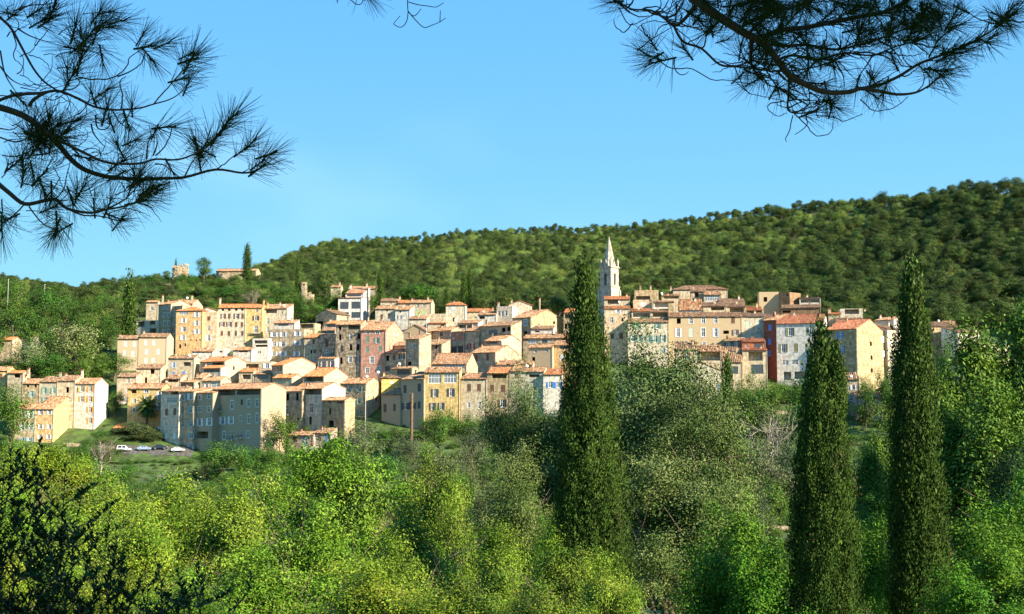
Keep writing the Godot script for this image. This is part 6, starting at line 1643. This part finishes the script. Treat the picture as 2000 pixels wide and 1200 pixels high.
func small_things() -> void:
	palm(287, 795, 405, 4.7, "date palm with a round head before the yellow house")
	palm(1118, 578, 505, 2.8, "small palm beside the tall cypress tip")
	car(241, 903, 388, 4.3, 1.82, true, Color(0.75, 0.75, 0.74), "white", "white van with a high cabin at the car park")
	car(281, 901, 389, 4.2, 1.45, false, Color(0.28, 0.36, 0.48), "silver", "silver blue car next to the white van")
	car(312, 900, 390, 4.4, 1.5, false, Color(0.012, 0.016, 0.03), "navy", "dark navy car between two pale cars")
	car(347, 900, 389, 4.0, 1.45, false, Color(0.68, 0.69, 0.70), "pale", "white hatchback below the light grey house")
	pole(714, 764, 396, 0.14, mat("concrete", Color(0.48, 0.45, 0.40)), "utility_pole", "pale concrete pole before the teal-shuttered house", true)
	pole(679, 800, 388, 0.16, mat("concrete", Color(0.48, 0.45, 0.40)), "utility_pole", "concrete pole beside the low ochre house", true)
	pole(16, 546, 520, 0.07, mat("whitepaint", Color(0.75, 0.75, 0.73)), "utility_pole", "white pole on the slope at the frame edge")
	pole(87, 556, 510, 0.07, mat("whitepaint", Color(0.75, 0.75, 0.73)), "utility_pole", "white pole among trees on the left slope")
	pole(833, 622, 470, 0.08, mat("whitepaint", Color(0.75, 0.75, 0.73)), "aerial_pole", "thin white pole over the grey roofs")
	# the cut palm trunk
	var t := at(804, 768, 384)
	var g := ground(t.x, t.z)
	var o := thing("palm_stump", "tall cut palm trunk with peeling fibre before the stone house", "stump", Vector3(t.x, g, t.z))
	var m := mb()
	rng.seed = 4
	m.tube(PackedVector3Array([Vector3(0, -0.3, 0), Vector3(0.05, t.y - g, 0)]), 0.42, 0.4, 9)
	part(o, "trunk", m.mesh(), mat("fibre", Color(0.17, 0.11, 0.06), 0.95))
	m = mb()
	for i in 90:
		var a := i * 2.4; var y := (t.y - g) * i / 90.0
		var c := Vector3(cos(a) * 0.45, y, sin(a) * 0.45)
		m.quad(c, c + Vector3(sin(a), 0, -cos(a)) * 0.22, c + Vector3(cos(a) * 0.25, 0.42, sin(a) * 0.25) + Vector3(sin(a), 0, -cos(a)) * 0.16, c + Vector3(cos(a) * 0.25, 0.42, sin(a) * 0.25))
	part(o, "bark_fibre", m.mesh(), mat("fibre2", Color(0.27, 0.17, 0.085), 0.95)).set_meta("kind", "stuff")
	# gravel lot, car park and the low wall before it
	var lot := [[306, 940], [303, 934], [309, 929], [318, 926], [326, 928], [338, 927], [350, 930], [361, 933], [371, 936], [366, 941], [352, 942], [340, 945], [326, 943], [315, 944]]
	var pts := []
	var mid := Vector3.ZERO
	for p in lot:
		var d := 340.0
		for it in 14:           # follow the sight line down to the ground
			var w := at(p[0], p[1], d)
			d = clampf(d + (w.y - ground(w.x, w.z)) * 2.2, 250, 420)
		var e := at(p[0] + rng.randf_range(-2, 2), p[1], d)
		pts.append(e)
		mid += e / lot.size()
	var poly := mb()
	var g3 := func(v: Vector3) -> Vector3: return Vector3(v.x, ground(v.x, v.z) + 0.07, v.z)
	for i in pts.size():
		for k in 4:
			var p0: Vector3 = mid.lerp(pts[i], k / 4.0); var p1: Vector3 = mid.lerp(pts[i], (k + 1) / 4.0)
			var q0: Vector3 = mid.lerp(pts[(i + 1) % pts.size()], k / 4.0); var q1: Vector3 = mid.lerp(pts[(i + 1) % pts.size()], (k + 1) / 4.0)
			if k == 0: poly.tri(g3.call(mid), g3.call(p1), g3.call(q1))
			else: poly.quad(g3.call(p0), g3.call(p1), g3.call(q1), g3.call(q0))
	var lm := wall_mat("gravel")
	part(self, "gravel_lot", poly.mesh(), lm).set_meta("kind", "structure")
	var strip := mb()
	for i in 24:
		var a0 := at(lerpf(200, 375, i / 24.0), 900, 388); var a1 := at(lerpf(200, 375, (i + 1) / 24.0), 900, 388)
		for k in 3:
			var z0 := -k * 2.0 + 2.0; var z1 := z0 - 2.0
			strip.quad(g3.call(a0 + Vector3(0, 0, z0)), g3.call(a1 + Vector3(0, 0, z0)), g3.call(a1 + Vector3(0, 0, z1)), g3.call(a0 + Vector3(0, 0, z1)))
	part(self, "road", strip.mesh(), wall_mat("asphalt")).set_meta("kind", "structure")
	# low stone walls on the banks
	for q in [["low rubble wall beside the car park", 130, 222, 882, 390], ["low terrace wall on the meadow by the forked cypress", 1440, 1540, 962, 240], ["low dry wall under the right gardens", 1650, 1740, 905, 300], ["pale garden wall below the big white house", 1505, 1600, 748, 418]]:
		var a := at(q[1], q[3], q[4]); var b := at(q[2], q[3], q[4])
		a.y = ground(a.x, a.z); b.y = ground(b.x, b.z)
		var wn := thing("garden_wall", q[0], "wall", a)
		var w := mb()
		var n := 14
		for i in n:
			var p0 := a.lerp(b, float(i) / n) - a; var p1 := a.lerp(b, (i + 1.0) / n) - a
			var y := ground(a.x + p0.x, a.z + p0.z) - a.y
			w.box(Vector3(p0.x, y - 0.8, -0.25), Vector3(p1.x - 0.02, y + 1.0 + rng.randf_range(-0.1, 0.1), 0.25))
		part(wn, "masonry", w.mesh(), wall_mat("stone"))

func make_ground() -> void:
	var m := mb()
	var rings := [0.0, 2, 4, 7, 11, 16, 22, 30, 40, 52, 66, 82, 100, 125, 155, 190, 225, 255, 280, 300]
	var r := 315.0
	while r < 1050.0:
		rings.append(r); r += 7.0 if r < 560.0 else 16.0
	rings.append_array([1100, 1250, 1500, 2000, 3000, 4500])
	var angs := []
	var a := -PI
	while a < PI - 0.001:
		angs.append(a)
		a += 0.009 if absf(a) < 0.62 else 0.08
	angs.append(PI)
	var V := PackedVector3Array(); var I := PackedInt32Array()
	var na := angs.size()
	for q in rings:
		for b in angs:
			var x: float = q * sin(b); var z: float = -q * cos(b)
			V.append(Vector3(x, ground(x, z), z))
	for i in rings.size() - 1:
		for j in na - 1:
			var k := i * na + j
			I.append_array(PackedInt32Array([k, k + na, k + 1, k + 1, k + na, k + na + 1]))
	var st := SurfaceTool.new()
	st.begin(Mesh.PRIMITIVE_TRIANGLES)
	for v in V: st.add_vertex(v)
	for i in I: st.add_index(i)
	st.generate_normals()
	var o := part(self, "ground", st.commit(), mats["grass"])
	o.set_meta("kind", "structure")

# ---------------------------------------------------------------- everything
func _ready() -> void:
	var cam := Camera3D.new()
	cam.fov = rad_to_deg(2.0 * atan(600.0 / F))
	cam.rotation.x = PITCH
	cam.near = 0.05
	cam.far = 6000.0
	add_child(cam)
	cam.current = true
	var env := Environment.new()
	env.background_mode = Environment.BG_SKY
	env.tonemap_mode = Environment.TONE_MAPPER_LINEAR
	env.tonemap_exposure = 2.85
	env.sdfgi_enabled = true
	env.ssao_enabled = true
	env.ssil_enabled = true
	var sk := ProceduralSkyMaterial.new()
	sk.sky_top_color = lin(0.042, 0.172, 0.385)
	sk.sky_horizon_color = lin(0.17, 0.352, 0.385)
	sk.sky_curve = 0.13
	sk.ground_bottom_color = lin(0.06, 0.09, 0.03)
	sk.ground_horizon_color = lin(0.17, 0.352, 0.385)
	sk.sun_angle_max = 1.0
	sk.sky_cover = sky_wisps()
	sk.sky_cover_modulate = Color(0.32, 0.32, 0.32, 1)
	var sky := Sky.new()
	sky.sky_material = sk
	env.sky = sky
	var we := WorldEnvironment.new()
	we.environment = env
	add_child(we)
	var sun := DirectionalLight3D.new()
	sun.light_energy = 1.55
	sun.light_color = Color(1.0, 0.95, 0.86)
	sun.light_angular_distance = 0.5
	sun.shadow_enabled = true
	sun.look_at_from_position(Vector3(0.779, 0.454, 0.432), Vector3.ZERO)
	add_child(sun)
	noise.seed = 11
	noise.frequency = 0.02
	make_materials()
	make_units()
	make_ground()
	village()
	church()
	ruins()
	make_kinds()
	make_tufts()
	hill_wood()
	valley_cover()
	planted_trees()
	big_cypress(1140, 46.0, "tall broad cypress rising past the church tower", 301, [[514, 5], [560, 32], [620, 58], [700, 88], [800, 110], [900, 130], [1000, 148], [1080, 158], [1160, 150], [1230, 130]], 26)
	big_cypress(1603, 44.0, "forked cypress with two tips before the white house", 302, [[634, 5], [670, 26], [740, 62], [820, 86], [900, 106], [1000, 122], [1100, 132], [1200, 142]], 4, [[1633, 688, 800, 34]])
	big_cypress(1779, 46.0, "slim tall cypress right of the ochre gable", 303, [[512, 5], [560, 26], [620, 52], [700, 73], [800, 88], [900, 94], [1000, 104], [1100, 112], [1200, 122]], 16)
	shade_pines()
	pine_boughs()
	laurels()
	small_things()

func sky_wisps() -> ImageTexture:
	var nz := FastNoiseLite.new()
	nz.seed = 6
	nz.frequency = 1.0
	nz.fractal_octaves = 5
	var w := 512
	var im := Image.create(w, w / 2, false, Image.FORMAT_RGBAF)
	for y in w / 2:
		for x in w:
			var th := (float(x) / w) * TAU; var el := (0.5 - float(y) / (w / 2.0)) * PI
			var p := Vector3(cos(th) * cos(el), sin(el) * 3.2, sin(th) * cos(el))
			var v := smoothstep(0.18, 0.7, nz.get_noise_3dv(p * 2.4)) * smoothstep(0.0, 0.05, el)
			im.set_pixel(x, y, Color(v * 0.35, v * 0.33, v * 0.30, 1))
	return ImageTexture.create_from_image(im)

func make_materials() -> void:
	tex["plaster"] = streak_tex(1, Color(0.74, 0.71, 0.66))
	tex["worn"] = streak_tex(2, Color(0.66, 0.63, 0.58))
	tex["stain"] = streak_tex(3, Color(0.42, 0.37, 0.31))
	tex["stone"] = noise_tex(4, 0.06, [[158, 150, 136], [255, 252, 246]], 3)
	tex["grass"] = noise_tex(5, 0.015, [[74, 80, 40], [100, 132, 48]], 6)
	var g := mat("grass", Color(0.55, 0.6, 0.5), 1.0)
	g.albedo_texture = tex["grass"]
	g.uv1_triplanar = true
	g.uv1_world_triplanar = true
	g.uv1_scale = Vector3.ONE * 0.035
	var t := mat("tiles", Color(1, 1, 1), 0.85)
	t.vertex_color_use_as_albedo = true
	mat("bark_pine", Color(0.12, 0.085, 0.06), 0.95)
	needle_mat = mat("needles", Color(0.05, 0.085, 0.025), 0.7)
	needle_mat.metallic_specular = 0.2
	wall_mat("cream")
	glass = mat("glass", Color(0.04, 0.045, 0.05), 0.05)
	glass.metallic_specular = 1.0
	glass_wide = glass
